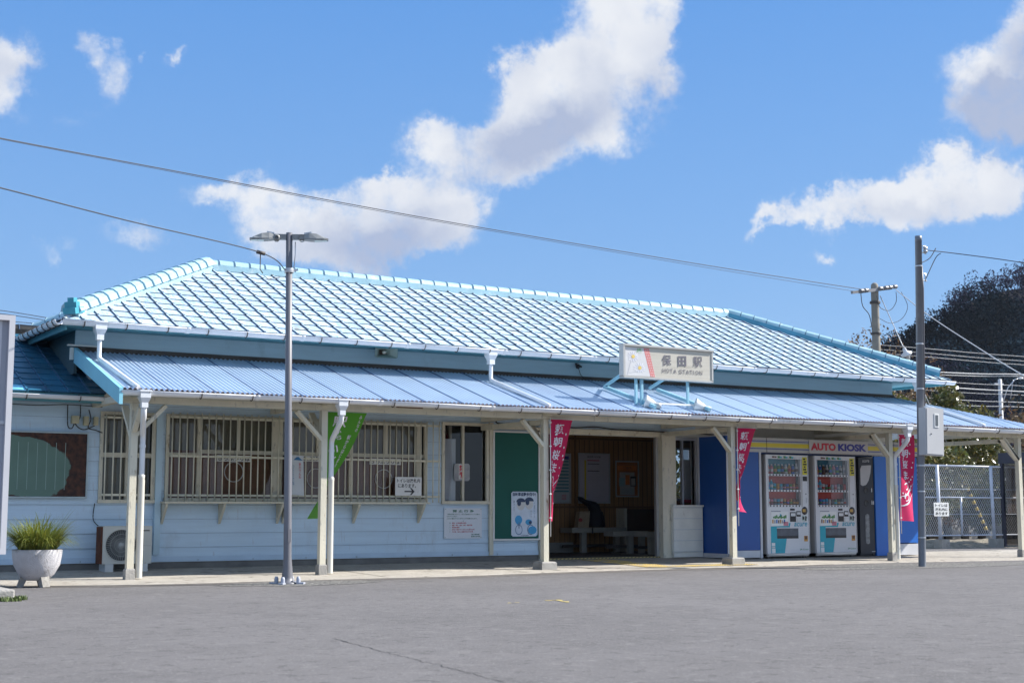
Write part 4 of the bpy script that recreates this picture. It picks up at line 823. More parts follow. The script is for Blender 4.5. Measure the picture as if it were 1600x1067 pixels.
mb.text('鍵\nか\nけ\nて', (U(.10), V(.32)), .025, .20, 0, y=y-.003); mb.text('二\n重\nロ\nッ\nク', (U(.88), V(.42)), .03, .26, 3, y=y-.003); mb.text('守\nろ\nう', (U(.75), V(.5)), .025, .13, 0, y=y-.003); mb.text('千葉県警察', (U(.5), V(.975)), w*.3, .018, 0, y=y-.003)
mb.build('print', [mat('poster_ink', (.02, .05, .12), .5), mat('poster_skin', (.62, .63, .62), .5), mat('poster_blue', (.04, .32, .62), .5), mat('poster_line', (.12, .22, .36), .5)], T)
# no smoking card
x0, x1, z0, z1 = X(709.5), X(734), 1.475, 1.775; y = YW-.002
T = thing('no_smoking_card', ((x0+x1)/2, y, z0), 'grey card with red no smoking characters in the sliding window', 'sign')
mb = MB(); r = .03; mb.poly([(x0+r, y, z0), (x1-r, y, z0), (x1, y, z0+r), (x1, y, z1-r), (x1-r, y, z1), (x0+r, y, z1), (x0, y, z1-r), (x0, y, z0+r)], (0, .004, 0)); mb.build('card', mat('card_grey', (.30, .31, .32), .35, .25, 8), T)
mb = MB(); xm = x0+(x1-x0)*.46; mb.box(xm-.055, xm+.055, y-.004, y-.001, z0+.03, z1-.01, 0); mb.text('禁\n煙', (xm, (z0+z1)/2+.01), .095, .23, 1, bold=.03, y=y-.006); mb.build('lettering', [mat('strip_white', (.6, .6, .6), .5), M_RED], T)
# toilet direction sign hung on the bars
x0, x1, z0, z1 = X(618, YW-.15), X(659, YW-.15), 1.215, 1.525; y = YW-.15
T = thing('toilet_sign', ((x0+x1)/2, y, z0), 'white hand lettered toilet sign with black arrow on the bars', 'sign')
mb = MB(); mb.box(x0, x1, y, y+.008, z0, z1); mb.build('plate', M_WHITE, T)
mb = MB(); w = x1-x0; mb.text('トイレは改札内', ((x0+x1)/2, z1-.06), w*.88, .068, 0, bold=.018, y=y-.003); mb.text('にあります。', (x0+w*.44, z1-.145), w*.68, .066, 0, bold=.018, y=y-.003)
ax, az = x0+w*.53, z0+.07; mb.box(ax-.09, ax+.06, y-.003, y-.001, az-.011, az+.011); mb.poly([(ax+.01, y-.003, az+.058), (ax+.04, y-.003, az+.058), (ax+.10, y-.003, az), (ax+.04, y-.003, az-.058), (ax+.01, y-.003, az-.058), (ax+.06, y-.003, az)])
mb.build('lettering', M_BLACK, T)
# leaning poster by the second ticket window
y = YW-.13; a, b, c, e = W(446, 710, y), W(474, 712, y), W(475, 774, y), W(444, 772, y)
T = thing('paper_notice', tuple(e), 'white vertical paper with blue mountain and red writing on the bars', 'notice')
mb = MB(); mb.poly([a, b, c, e], (0, .004, 0)); mb.build('sheet', mat('paper_bluewhite', (.58, .62, .66), .6, .04, 4), T)
mb = MB(); q = lambda u, v: (a.lerp(b, u)).lerp(e.lerp(c, u), v)+Vector((0, -.003, 0)); mb.add([q(.45, .12), q(.95, .12), q(.72, .03), q(.60, .05)], [(0, 1, 2, 3)], 1)
fn = lambda x_, z_: q(x_, 1-z_); mb.text('あ\nか\nで\nん\nわ', (.80, .62), .13, .40, 0, fn=fn, bold=.01); mb.text('ひ\nと\nり\nで\n悩', (.45, .50), .09, .5, 1, fn=fn); mb.text('相\n談\n室', (.14, .20), .16, .30, 2, fn=fn, bold=.02); mb.build('lettering', [M_RED, mat('ink_blue', (.03, .16, .35), .5), M_BLACK], T)
# rusted signboard on the wing
x0, x1, z0, z1 = 4.35, 5.74, 1.17, 2.10; x0 = X(-20); y = YW-.06
T = thing('rusted_signboard', ((x0+x1)/2, y, z0), 'rusted old green map board with faint white grid on the left wing', 'signboard')
mb = MB(); mb.box(x0, x1, y, y+.035, z0, z1)
m = mat('rusted_green_board', (.12, .20, .16), .7, .08, 4); t = m.node_tree; bs = t.nodes['Principled BSDF']
for l in list(bs.inputs['Base Color'].links): src = l.from_socket; t.links.remove(l)
# rust eats in from the frame: distance to the edges plus noise
tcn = t.nodes.new('ShaderNodeTexCoord'); nz = t.nodes.new('ShaderNodeTexNoise'); nz.inputs['Scale'].default_value = 3.5; nz.inputs['Detail'].default_value = 8; t.links.new(tcn.outputs['Object'], nz.inputs['Vector'])
sp = t.nodes.new('ShaderNodeSeparateXYZ'); t.links.new(tcn.outputs['Object'], sp.inputs[0])
def mm(op, a, b):
    n_ = t.nodes.new('ShaderNodeMath'); n_.operation = op
    for i, v in enumerate((a, b)):
        if isinstance(v, (int, float)): n_.inputs[i].default_value = v
        else: t.links.new(v, n_.inputs[i])
    return n_.outputs[0]
hw = (x1-x0)/2; u = mm('DIVIDE', mm('ADD', sp.outputs['X'], .60), hw+.30); v = mm('DIVIDE', mm('SUBTRACT', mm('ADD', sp.outputs['Z'], mm('MULTIPLY', sp.outputs['X'], .12)), .41), .43)
rr_ = mm('ADD', mm('POWER', mm('ABSOLUTE', u, 0), 4.), mm('POWER', mm('ABSOLUTE', v, 0), 4.)); rr_ = mm('ADD', rr_, mm('MULTIPLY', mm('SUBTRACT', nz.outputs['Fac'], .5), 1.7))
mr = t.nodes.new('ShaderNodeMapRange'); mr.inputs['From Min'].default_value = .98; mr.inputs['From Max'].default_value = 1.08; t.links.new(rr_, mr.inputs['Value'])
mxn = t.nodes.new('ShaderNodeMix'); mxn.data_type = 'RGBA'; t.links.new(mr.outputs[0], mxn.inputs[0]); t.links.new(src, mxn.inputs[6])
n2 = t.nodes.new('ShaderNodeTexNoise'); n2.inputs['Scale'].default_value = 14; n2.inputs['Detail'].default_value = 8; t.links.new(tcn.outputs['Object'], n2.inputs['Vector'])
cr_ = t.nodes.new('ShaderNodeValToRGB'); cr_.color_ramp.elements[0].position = .35; cr_.color_ramp.elements[0].color = (.022, .009, .007, 1); cr_.color_ramp.elements[1].position = .72; cr_.color_ramp.elements[1].color = (.10, .036, .018, 1)
t.links.new(n2.outputs['Fac'], cr_.inputs[0]); t.links.new(cr_.outputs[0], mxn.inputs[7]); t.links.new(mxn.outputs[2], bs.inputs['Base Color'])
mb.build('board', m, T)
mb = MB(); 
for k in range(9):
    xx = x0+.14+k*.135
    if xx < x1-.3: mb.box(xx, xx+.007, y-.002, y-.0005, z0+.10, z1-.14)
mb.build('grid_line', mat('faint_white', (.30, .40, .36), .7), T)
mb = MB(); f = .022
mb.box(x0, x1, y-.02, y+.035, z0-f, z0); mb.box(x0, x1, y-.02, y+.035, z1, z1+f); mb.box(x1, x1+f, y-.02, y+.035, z0-f, z1+f); mb.box(x0-f, x0, y-.02, y+.035, z0-f, z1+f); mb.build('frame', mat('frame_grey', (.38, .46, .48), .5, .15, 6), T)
# electric boxes and cables near the wing gutter
for (px0, px1, py0, py1, lab) in ((110, 121, 649, 661, 'largest pale yellow junction box, nearest the rusted board'), (129, 136, 650, 664, 'narrow middle junction box below the wing gutter'), (145, 151, 651, 664, 'thin junction box nearest the narrow barred window')):
    a, b = X(px0, YW-.1), X(px1, YW-.1); T = thing('junction_box', ((a+b)/2, YW-.07, Z(py1, px0)), lab, 'junction box', 'junction boxes on the wing wall')
    mb = MB(); mb.box(a, b, YW-.11, YW-.02, Z(py1, px0, YW-.1), Z(py0, px0, YW-.1)); mb.build('case', mat('box_yellowed', (.52, .47, .30), .5, .08, 6), T); mb = MB(); mb.box(a+.012, b-.012, YW-.118, YW-.111, Z(py1, px0, YW-.1)+.02, Z(py0, px0, YW-.1)-.02); mb.build('lid', mat('box_lid', (.46, .42, .28), .5), T)
M_CAB = mat('black_cable', (.02, .02, .022), .6)
def cable(name, pts, r, label, cat='cable', m=None, smooth=True, n=10, grp=None):
    P3 = [Vector(p) for p in pts]
    if smooth and len(P3) > 2:
        out = []
        for i in range(len(P3)-1):
            p0, p1, p2, p3 = P3[max(i-1, 0)], P3[i], P3[i+1], P3[min(i+2, len(P3)-1)]
            for k in range(n):
                t_ = k/n; out.append(.5*((2*p1)+(p2-p0)*t_+(2*p0-5*p1+4*p2-p3)*t_*t_+(3*p1-p0-3*p2+p3)*t_**3))
        P3 = out+[P3[-1]]
    mb = MB(); mb.tube(P3, r, 6); o = mb.build(name, m or M_CAB, None, P3[0]); tag(o, label, cat, grp); return o
yy = YW-.05; q = lambda px, py: W(px, py, yy)
cable('wall_cable', [q(106, 632), q(106, 664), q(112, 669), q(116, 662)], .008, 'black cable dropping beside the largest junction box')
cable('wall_cable', [q(126, 632), q(125, 652), q(118, 662), q(130, 671), q(148, 665)], .008, 'black looped cable joining the three junction boxes')
cable('wall_cable', [q(139, 640), q(142, 655), q(138, 668), q(150, 672), q(160, 676)], .008, 'black cable trailing towards the narrow barred window')
cable('wall_cable', [q(18, 631), q(60, 633), q(105, 632), q(160, 636)], .007, 'thin cable running under the wing gutter')
cable('wall_cable', [W(868, 664, YW-.12), W(895, 668, YW-.12), W(930, 667, YW-.12), W(965, 671, YW-.12), W(1045, 675, YW-.12), W(1115, 679, YW-.12)], .013, 'dark cable stapled above the entrance lintel')
cable('wall_cable', [W(775, 657, YW-.12), W(783, 662, YW-.12), W(842, 663, YW-.12)], .012, 'dark cable above the green notice board')
cable('wall_cable', [W(148, 786, YW-.04), W(146, 812, YW-.04), W(160, 826, YW-.04)], .007, 'thin cable hanging to the air conditioner')
# horn speaker
c = W(604, 550, 21.15)
T = thing('horn_speaker', tuple(c), 'pale green rectangular horn loudspeaker under the upper eave', 'loudspeaker')
mb = MB(); d = Vector((-.10, -.98, -.08)).normalized(); s_ = d.cross(Vector((0, 0, 1))).normalized(); u_ = s_.cross(d)
prev = None
for (t_, a, b_) in ((0, .20, .10), (-.03, .195, .097), (-.12, .11, .055), (-.24, .04, .03)):
    ring = [c+d*t_+s_*(a*sx)+u_*(b_*sz) for sx, sz in ((-1, -.8), (-.85, -1), (.85, -1), (1, -.8), (1, .8), (.85, 1), (-.85, 1), (-1, .8))]
    if prev: mb.add(prev+ring, [(i, (i+1) % 8, (i+1) % 8+8, i+8) for i in range(8)])
    prev = ring
mb.build('horn', mat('horn_grey_green', (.34, .42, .38), .45, .08, 5), T)
mb = MB(); mb.lathe(c+d*(-.10), [(0, .03), (.03, .015), (.035, -.02)], 12, d); mb.build('driver', mat('driver_cream', (.6, .6, .52), .5), T)
mb = MB(); mb.tube([c+d*(-.22), c+d*(-.36)], .05, 12); mb.tube([c+d*(-.2)-s_*.1+u_*.08, c+d*(-.3)-s_*.22+u_*.14], .025, 6); mb.build('speaker_bracket', mat('bracket_rust', (.12, .08, .06), .8, .3, 9), T)
# little camera unit on the band
c = W(903, 573, YW-.08); T = thing('cable_clamp', tuple(c), 'small black cable fitting on the upper wall left of the station sign', 'cable fitting')
mb = MB(); mb.lathe(c, [(0, .04), (.03, .035), (.035, 0), (.03, -.03)], 10, (0, -1, 0)); mb.bar(c+Vector((-.05, 0, .05)), c+Vector((.08, 0, .0)), .03, .03); mb.build('fitting', M_BLACK, T)
mb = MB(); mb.tube([c, W(907, 585, YW-.1), W(918, 597, YW-.12)], .006, 5); mb.build('lead', M_BLACK, T)
# brown conduit cover under canopy
c = W(640, 642, 20.6); T = thing('ceiling_lamp_base', tuple(c), 'brown narrow fitting under the canopy right of the green banner', 'light fitting'); mb = MB(); mb.box(c.x-.22, c.x+.22, c.y-.05, c.y+.05, c.z, c.z+.10); mb.build('case', M_RUST, T); mb = MB(); mb.tube([(c.x-.18, c.y, c.z-.02), (c.x+.18, c.y, c.z-.02)], .012, 8); mb.build('tube_holder', M_DARKM, T)

# ------------------------------------------------------------------ air conditioner
ax0, ax1, ay, az = 5.90, 6.63, 21.0, .19
T = thing('air_conditioner', ((ax0+ax1)/2, ay, az-.08), 'weathered white air conditioner outdoor unit behind the leftmost post', 'air conditioner')
M_AC = mat('ac_ivory', (.50, .50, .45), .5, .06, 4, dirt=((.28, .16, .08), .68, .06, 6, (1, 1, .6)))
fc = Vector((ax0+.27, ay-.002, az+.27)); mb = MB()
mb.box(ax0, ax1, ay, ay+.28, az, az+.55); mb.build('casing', M_AC, T)
mb = MB(); mb.lathe(fc, [(0, .002), (.225, .002)], 32, (0, -1, 0), 0, False); mb.lathe(fc, [(.225, .0), (.235, .012), (.245, .0)], 32, (0, -1, 0), 1); mb.build('fan_well', [mat('fan_dark', (.03, .035, .035), .6), M_AC], T)
mb = MB()
for k in range(44):
    t_ = 2*pi*k/44; mb.tube([fc+Vector((cos(t_)*.045, -.012, sin(t_)*.045)), fc+Vector((cos(t_+.12)*.228, -.012, sin(t_+.12)*.228))], .0028, 4)
for r_ in (.1, .16): mb.tube([fc+Vector((cos(k*pi/16)*r_, -.014, sin(k*pi/16)*r_)) for k in range(33)], .003, 4, caps=False)
mb.lathe(fc, [(0, .02), (.04, .018), (.045, .008)], 16, (0, -1, 0), 0); mb.build('fan_guard', mat('guard_grey', (.30, .31, .30), .5), T)
mb = MB()
for k in range(3):
    t_ = 2*pi*k/3; mb.add([fc+Vector((cos(t_)*.04, -.006, sin(t_)*.04)), fc+Vector((cos(t_+.2)*.2, -.004, sin(t_+.2)*.2)), fc+Vector((cos(t_+1.1)*.2, -.008, sin(t_+1.1)*.2)), fc+Vector((cos(t_+.9)*.04, -.008, sin(t_+.9)*.04))], [(0, 1, 2, 3)])
mb.build('fan_blade', mat('blade_grey', (.07, .075, .075), .5), T)
mb = MB(); mb.box(ax1-.17, ax1-.168, ay-.004, ay-.001, az+.02, az+.53); mb.box(ax1-.15, ax1-.04, ay-.004, ay-.001, az+.475, az+.49); mb.box(ax1-.15, ax1-.01, ay-.003, ay-.001, az+.26, az+.262)
mb.box(ax0-.02, ax0-.002, ay+.01, ay+.28, az, az+.54, 1); mb.build('side_rust', [M_DARKM, M_RUST], T)
for x_ in (ax0+.1, ax1-.12):
    mb = MB(); mb.box(x_-.06, x_+.06, ay-.02, ay+.30, .075, az-.002); mb.build('foot', mat('foot_grey', (.50, .51, .50), .7, .1, 5), T)

# ------------------------------------------------------------------ station name sign with its steel frame
SY = 19.45; s0, s1, sz0, sz1 = 14.17, 16.13, 3.235, 3.77
T = thing('station_name_sign', ((s0+s1)/2, SY, CZ0+.2), 'wide cream station name sign with daisies on blue struts above the canopy', 'station sign')
mb = MB(); mb.box(s0+.03, s1-.03, SY, SY+.09, sz0, sz1-.02); mb.build('sign_box', mat('sign_cream', (.50, .47, .40), .45, .05, 3, stretch=(.5, 1, 8), dirt=[((.36, .33, .27), .55, .18, 2.2, (.5, 1, 6)), ((.30, .20, .12), .70, .05, 9, (1, 1, 1))]), T)
mb = MB(); mb.box(s0-.01, s1+.01, SY-.035, SY+.10, sz1-.02, sz1+.012, 0); mb.box(s0-.005, s0+.03, SY-.03, SY+.095, sz0-.01, sz1-.02, 0); mb.box(s1-.03, s1+.005, SY-.012, SY+.095, sz0-.01, sz1-.02, 0); mb.box(s0-.005, s1+.005, SY-.012, SY+.095, sz0-.03, sz0, 0); mb.build('sign_rim', mat('rim_grey', (.42, .42, .40), .45, .08, 5), T)
SX = lambda px: s0+(px-100)/1270.*(s1-s0)     # from the close-up
def SZ(py, px): return sz1-(py-(62+(px-100)*.066))/(455)*(sz1-sz0)
mb = MB(); P_ = lambda px, py, o=.003: (SX(px), SY-o, SZ(py, px))
mb.poly([P_(134, 100), P_(385, 118), P_(480, 532), P_(134, 515)], None, 0)
mb.poly([P_(385, 118, .004), P_(462, 122, .004), P_(540, 540, .004), P_(478, 535, .004)], None, 1)
for r_ in range(11):
    for c_ in range(3):
        cx_, cy_ = 412+c_*24+r_*8.2, 150+r_*37; z_ = 8
        mb.poly([P_(cx_-z_, cy_, .0055), P_(cx_, cy_-11, .0055), P_(cx_+z_, cy_, .0055), P_(cx_, cy_+11, .0055)], None, 5)
rnd = random.Random(5)
for (cx_, cy_, R) in ((240, 240, 78), (330, 405, 84)):
    for k in range(13):
        a = 2*pi*k/13; l_ = R*rnd.uniform(.85, 1.1); w_ = .16; mb.poly([P_(cx_+cos(a-w_)*12, cy_+sin(a-w_)*12, .006), P_(cx_+cos(a-w_)*l_*.8, cy_+sin(a-w_)*l_*.8, .006), P_(cx_+cos(a)*l_, cy_+sin(a)*l_, .006), P_(cx_+cos(a+w_)*l_*.8, cy_+sin(a+w_)*l_*.8, .006), P_(cx_+cos(a+w_)*12, cy_+sin(a+w_)*12, .006)], None, 2)
        a += .24; mb.poly([P_(cx_+cos(a)*20, cy_+sin(a)*20, .005), P_(cx_+cos(a+.03)*l_*.8, cy_+sin(a+.03)*l_*.8, .005), P_(cx_+cos(a+.07)*l_*.7, cy_+sin(a+.07)*l_*.7, .005)], None, 3)
    mb.poly([P_(cx_+cos(2*pi*k/14)*24, cy_+sin(2*pi*k/14)*27, .008) for k in range(14)], None, 4)
mb.poly([P_(205, 310, .005), P_(209, 312, .005), P_(160, 510, .005), P_(154, 508, .005)], None, 3); mb.poly([P_(300, 455, .005), P_(304, 456, .005), P_(185, 480, .005), P_(180, 476, .005)], None, 3)
fnS = lambda x_, z_: P_(x_, z_, .006)
mb.build('flower_panel', [mat('panel_pale', (.58, .58, .58), .5, .06, 5), mat('hatch_pink', (.62, .20, .19), .5), mat('petal_white', (.70, .70, .74), .5), mat('stem_grey', (.38, .40, .44), .5), mat('daisy_yellow', (.66, .48, .12), .5), mat('hatch_pale', (.66, .50, .48), .5)], T)
mb = MB(); fx_ = lambda a, b: P_(a, -b, .006)
def stext(t_, cx_, cy_, w_, h_, mi, bold):
    mb.text(t_, (0, 0), w_, h_, mi, fn=lambda x_, z_: P_(cx_+x_, cy_-z_+x_*.0, .007), bold=bold)
stext('保', 706, 292, 132, 160, 0, .016); stext('田', 925, 306, 120, 155, 0, .03); stext('駅', 1150, 316, 132, 158, 0, .012)
for k, (ch, cx_) in enumerate(zip('HOTA', (665, 716, 768, 822))): stext(ch, cx_, 446+k*3.4, 42, 62, 0, .012)
for k, (ch, cx_) in enumerate(zip('STATION', (900, 950, 1001, 1050, 1088, 1134, 1192))): stext(ch, cx_, 462+k*3.2, 42 if ch != 'I' else 8, 62, 0, .012)
stext('JR', 325, 150, 78, 56, 1, .03); stext('東日本', 335, 186, 46, 12, 1, .0)
mb.build('lettering', [mat('faded_navy_lettering', (.12, .115, .14), .6, .35, 30), mat('faded_green', (.22, .42, .22), .6)], T)
bl = mat('strut_blue', (.24, .46, .56), .5, .10, 4, dirt=((.30, .22, .15), .69, .05, 8, (1, 1, 1)))
czz = lambda y_: CZ0+KC*(y_-CY0)+.06
xa = 14.62; xb = 15.80
for (p, q, w_) in (((xa, 20.62, czz(20.62)+.03), (xa+.02, CY0+.10, czz(CY0+.10)+.03), .07), ((xb, 20.62, czz(20.62)+.03), (xb+.02, CY0+.10, czz(CY0+.10)+.03), .07), ((14.48, SY+.05, czz(SY)), (14.48, SY+.05, sz0-.03), .05), ((xa-.02, SY+.05, czz(SY)), (xa-.02, SY+.05, sz0-.03), .055), ((15.60, SY+.05, czz(SY)), (15.60, SY+.05, sz0-.03), .05), ((xa, 20.60, czz(20.6)+.05), (xa-.02, SY+.12, sz0+.25), .055), ((xb-.2, 20.60, czz(20.6)+.05), (xb-.2, SY+.12, sz0+.25), .055)):
    mb = MB(); mb.bar(p, q, w_*.8, w_*.8); mb.build('strut', bl, T)
mb = MB(); mb.bar((xa+.1, CY0+.28, czz(CY0+.28)+.05), (xb+.02, CY0+.28, czz(CY0+.28)+.05), .03, .03); mb.build('crossbar', M_WHITE, T)
for (px, lab) in ((1014, 'left white floodlight below the station name sign'), (1092, 'right white floodlight below the station name sign')):
    c = W(px, 629 if px < 1050 else 634, CY0+.28); L_ = thing('floodlight', tuple(c), lab, 'floodlight', 'floodlights aimed at the station sign'); d = Vector((-.75, .45, .28)).normalized()
    mb = MB(); mb.lathe(c-d*.02, [(.03, -.10), (.06, -.06), (.085, .02), (.115, .08), (.118, .10), (.108, .095), (.07, .03), (0, .02)], 20, d); mb.build('reflector', mat('lamp_white', (.62, .64, .64), .35, .05, 4), L_)
    mb = MB(); mb.lathe(c-d*.13, [(0, -.09), (.045, -.085), (.055, -.02), (.045, .02), (.06, .05)], 14, d); mb.build('lamp_holder', mat('holder_grey', (.40, .42, .43), .4, .1, 5), L_)
    mb = MB(); mb.bar(c-d*.1+Vector((0, 0, -.02)), c-d*.05+Vector((.03, 0, -.13)), .04, .03); mb.bar(c-d*.05+Vector((-.02, 0, -.13)), c-d*.05+Vector((.1, 0, -.13)), .05, .03); mb.build('lamp_bracket', M_PIPE, L_)

# ------------------------------------------------------------------ banners on the posts
def banner(name, px, y, z1, z0, w, phi, mats, label, strings, group='festival banners on the canopy posts', bulge=.03, petals=0, seed=0, tilt=0.):
    T = thing(name, (px, y, z0), label, 'banner', group)
    def Sf(u, v, o=0.):                       # u across 0-1, v up 0-1
        f = phi(v); a = radians(f)
        off = bulge*sin(u*pi*1.5+v*6+seed)*(1-.3*v)
        x_ = px+w*u*cos(a)-off*sin(a)+sin(a)*o; y_ = y+w*u*sin(a)+off*cos(a)-cos(a)*o
        return Vector((x_, y_, z0+(z1-z0)*v-.02*u*(1-v)+tilt*u))
    mb = MB(); mb.grid(lambda u, v: Sf(u, v), 12, 44); mb.grid(lambda u, v: Sf(u, v, -.004), 12, 44, 0); cl = mb.build('cloth', mats[0], T)
    mb = MB()
    for s in strings:
        ch, u, v, cw, chh, mi = s; mb.text(ch, (u, v), cw, chh, mi, fn=lambda a, b: Sf(a, b, .006), bold=.012)
    rnd = random.Random(seed)
    for k in range(petals):
        u, v, r_ = rnd.uniform(.62, .95), rnd.uniform(.3, .9), rnd.uniform(.012, .022)
        if k % 3 == 0: u = rnd.uniform(.08, .3)
        mb.poly([Sf(u+cos(a_*1.257)*r_/w, v+sin(a_*1.257)*r_/(z1-z0), .006) for a_ in range(5)], None, 1)
    if petals:
        for v0 in (.33, .22):
            n = 12; A = []; B = []
            for k in range(n+1):
                u = k/n; v = v0-.05+.16*u**2; th_ = .012*sin(pi*u)+.001; A.append(Sf(u, v+th_, .0055)); B.append(Sf(u, v-th_, .0055))
            mb.poly(A+B[::-1], None, 1) if False else mb.add(A+B, [(i, i+1, n+2+i, n+1+i) for i in range(n)], 1)
    mb.build('print', mats[1], cl)
    mb = MB(); mb.tube([(px-.01, y, z0-.25), (px-.01, y, z1+.03)], .008, 6); a = radians(phi(1)); mb.tube([(px-.02, y, z1+.012), (px+w*1.02*cos(a), y+w*1.02*sin(a), z1+.012+tilt)], .007, 6)
    for k in range(5): mb.box(px-.03, px+.005, y-.012, y+.012, z0+.05+k*(z1-z0-.1)/4-.01, z0+.05+k*(z1-z0-.1)/4+.01)
    mb.build('banner_pole', M_WHITE, T); return T
def fab(name, c, c2=None, zlo=0, zhi=1):
    m = mat(name, c, .7, .05, 3, trans=.35)
    if c2:
        t = m.node_tree; vm_ = [n for n in t.nodes if n.type == 'VECT_MATH'][0]; tcn = [n for n in t.nodes if n.type == 'TEX_COORD'][0]
        sp = t.nodes.new('ShaderNodeSeparateXYZ'); t.links.new(tcn.outputs['Object'], sp.inputs[0]); r_ = t.nodes.new('ShaderNodeMapRange'); t.links.new(sp.outputs['Z'], r_.inputs['Value']); r_.inputs['From Min'].default_value = zlo; r_.inputs['From Max'].default_value = zhi
        x = t.nodes.new('ShaderNodeMix'); x.data_type = 'RGBA'; t.links.new(r_.outputs[0], x.inputs[0]); x.inputs[6].default_value = (*c2, 1); x.inputs[7].default_value = (*c, 1)
        for l in list(t.links):
            if l.from_node == vm_: to = l.to_socket; t.links.new(x.outputs[2], to)
    return m
MG = fab('magenta_cloth', (.62, .006, .10), (.68, .02, .14), .3, .75); MW_ = mat('banner_white_print', (.70, .66, .72), .6)
def pk(scale=1.): return [(c_, .40, .91-.128*k, .40*scale, .095, 0) for k, c_ in enumerate('頼朝桜まつり')]
h_ = 1.72
banner('festival_banner', PX[2]+.06, YP-.10, 2.44, .80, .46, lambda v: 4+64*(1-v)**.85 if v > .25 else 54+30*(.25-v), [MG, [MW_, MW_]], 'pink festival banner twisted round the post left of the entrance', pk(), petals=16, seed=3)
banner('festival_banner', PX[3]+.06, YP-.10, 2.42, .95, .46, lambda v: 2+66*(1-v)**.8 if v > .2 else 57-140*(.2-v), [MG, [MW_, MW_]], 'pink festival banner on the post beside the left blue kiosk panel', pk(), petals=16, seed=9)
banner('festival_banner', PX[4]+.17, YP-.10, 2.42, .78, .46, lambda v: 6+8*(1-v), [MG, [MW_, MW_]], 'pink festival banner hanging open beside the grey pole', pk(), petals=18, seed=14)
gs = [('駅', .38, .91, .34, .10, 0), ('か', .40, .815, .16, .04, 0), ('ら', .46, .765, .15, .04, 0), ('ハ', .40, .66, .38, .065, 0), ('イ', .42, .55, .36, .075, 0), ('キ', .42, .44, .36, .07, 0), ('ン', .42, .33, .36, .06, 0), ('グ', .42, .23, .36, .06, 0), ('み\nん\nな\nの', .88, .90, .07, .15, 0), ('駅\nか\nら\nは\nじ\nま\nる', .74, .64, .10, .30, 0)]
banner('hiking_banner', PX[1]+.10, YP+.14, 2.44, .86, .68, lambda v: 0+84*(1-v)**.85 if v > .18 else 70.9+90*(.18-v), [fab('green_cloth', (.10, .38, .025), (.28, .62, .12), .25, .5), [MW_, MW_]], 'green hiking banner with white characters tied behind the second post', gs, group=None, seed=2)

# ------------------------------------------------------------------ lamp column in the yard
b0 = G(449, 912); lx, ly = b0.x, b0.y; M_POLE = mat('pole_grey', (.14, .14, .155), .45, .06, 3, dirt=((.30, .31, .34), .62, .1, 5, (1, 1, .3))); top = W(452, 364, ly).z
T = thing('street_lamp', (lx, ly, 0), 'slender grey lamp column with two flat heads in front of the ticket windows', 'street lamp')
mb = MB(); mb.lathe((lx, ly, 0), [(.125, .0), (.125, .02), (.085, .03), (.074, .09), (.057, .30), (.053, .34), (.050, 2.28), (.046, 2.30), (.044, top), (0, top+.005)], 20); mb.build('column', M_POLE, T)
for (sx, sy) in ((-1, -1), (1, -1), (1, 1), (-1, 1)):
    mb = MB(); mb.lathe((lx+sx*.11, ly+sy*.11, 0), [(.030, 0), (.030, .07), (.02, .10), (0, .10)], 8); mb.bar((lx+sx*.10, ly+sy*.10, .01), (lx+sx*.17, ly+sy*.17, .01), .07, .03); mb.build('anchor_bolt', mat('bolt_pale', (.34, .36, .42), .5), T)
mb = MB(); mb.box(lx-.02, lx+.02, ly-.066, ly-.056, .55, .72); mb.build('hatch', M_POLE, T)
M_LH = mat('lamp_head_grey', (.22, .225, .22), .4, .06, 4)
for (dx, dy, sgn) in ((-.87, .35, 1), (.90, -.42, -1)):
    d = Vector((dx, dy, 0)).normalized(); s_ = Vector((-d.y, d.x, 0)); base = Vector((lx, ly, top-.06)); u_ = Vector((0, 0, 1))
    mb = MB(); mb.bar(base+d*.04, base+d*.23, .08, .07); mb.lathe(base+d*.17-u_*.015, [(.045, -.05), (.045, .06), (.025, .065)], 12, s_)
    a = mb.build('lamp_arm', M_LH, T)
    mb = MB(); prev = None
    for (t_, w_, zt_, zb_) in ((.20, .06, .035, -.04), (.27, .085, .055, -.045), (.37, .10, .042, -.05), (.47, .085, .0, -.046), (.53, .06, -.03, -.044)):
        ring = [base+d*t_+s_*(w_*q_)+u_*z_ for q_, z_ in ((-1, zb_), (1, zb_), (1, zb_+.02), (.5, zt_), (-.5, zt_), (-1, zb_+.02))]
        if prev: mb.add(prev+ring, [(i, (i+1) % 6, (i+1) % 6+6, i+6) for i in range(6)])
        else: mb.add(ring, [(0, 1, 2, 3, 4, 5)])
        prev = ring
    mb.add(prev, [(5, 4, 3, 2, 1, 0)]); h = mb.build('lamp_head', M_LH, T)
    mb = MB(); mb.add([base+d*.34-s_*.08-u_*.053, base+d*.34+s_*.08-u_*.053, base+d*.51+s_*.055-u_*.050, base+d*.51-s_*.055-u_*.050], [(0, 1, 2, 3)]); mb.build('lamp_lens', mat('lens_pale', (.50, .62, .62), .25), h)
    mb = MB(); mb.bar(base+d*.20+u_*.05, base+d*.30+u_*.066, .04, .02); mb.build('lamp_latch', M_ALU, h)
mb = MB(); mb.lathe((lx, ly, top-.52), [(.062, -.03), (.066, 0), (.062, .03)], 16); mb.bar((lx+.05, ly, top-.52), (lx+.12, ly-.03, top-.5), .02, .03); mb.tube([(lx+.06, ly-.02, top-.49), (lx+.075, ly-.03, top-.3), (lx+.08, ly-.02, top-.12)], .006, 5); mb.build('cable_band', M_ALU, T); T.rotation_euler = (0, radians(-.8), 0)

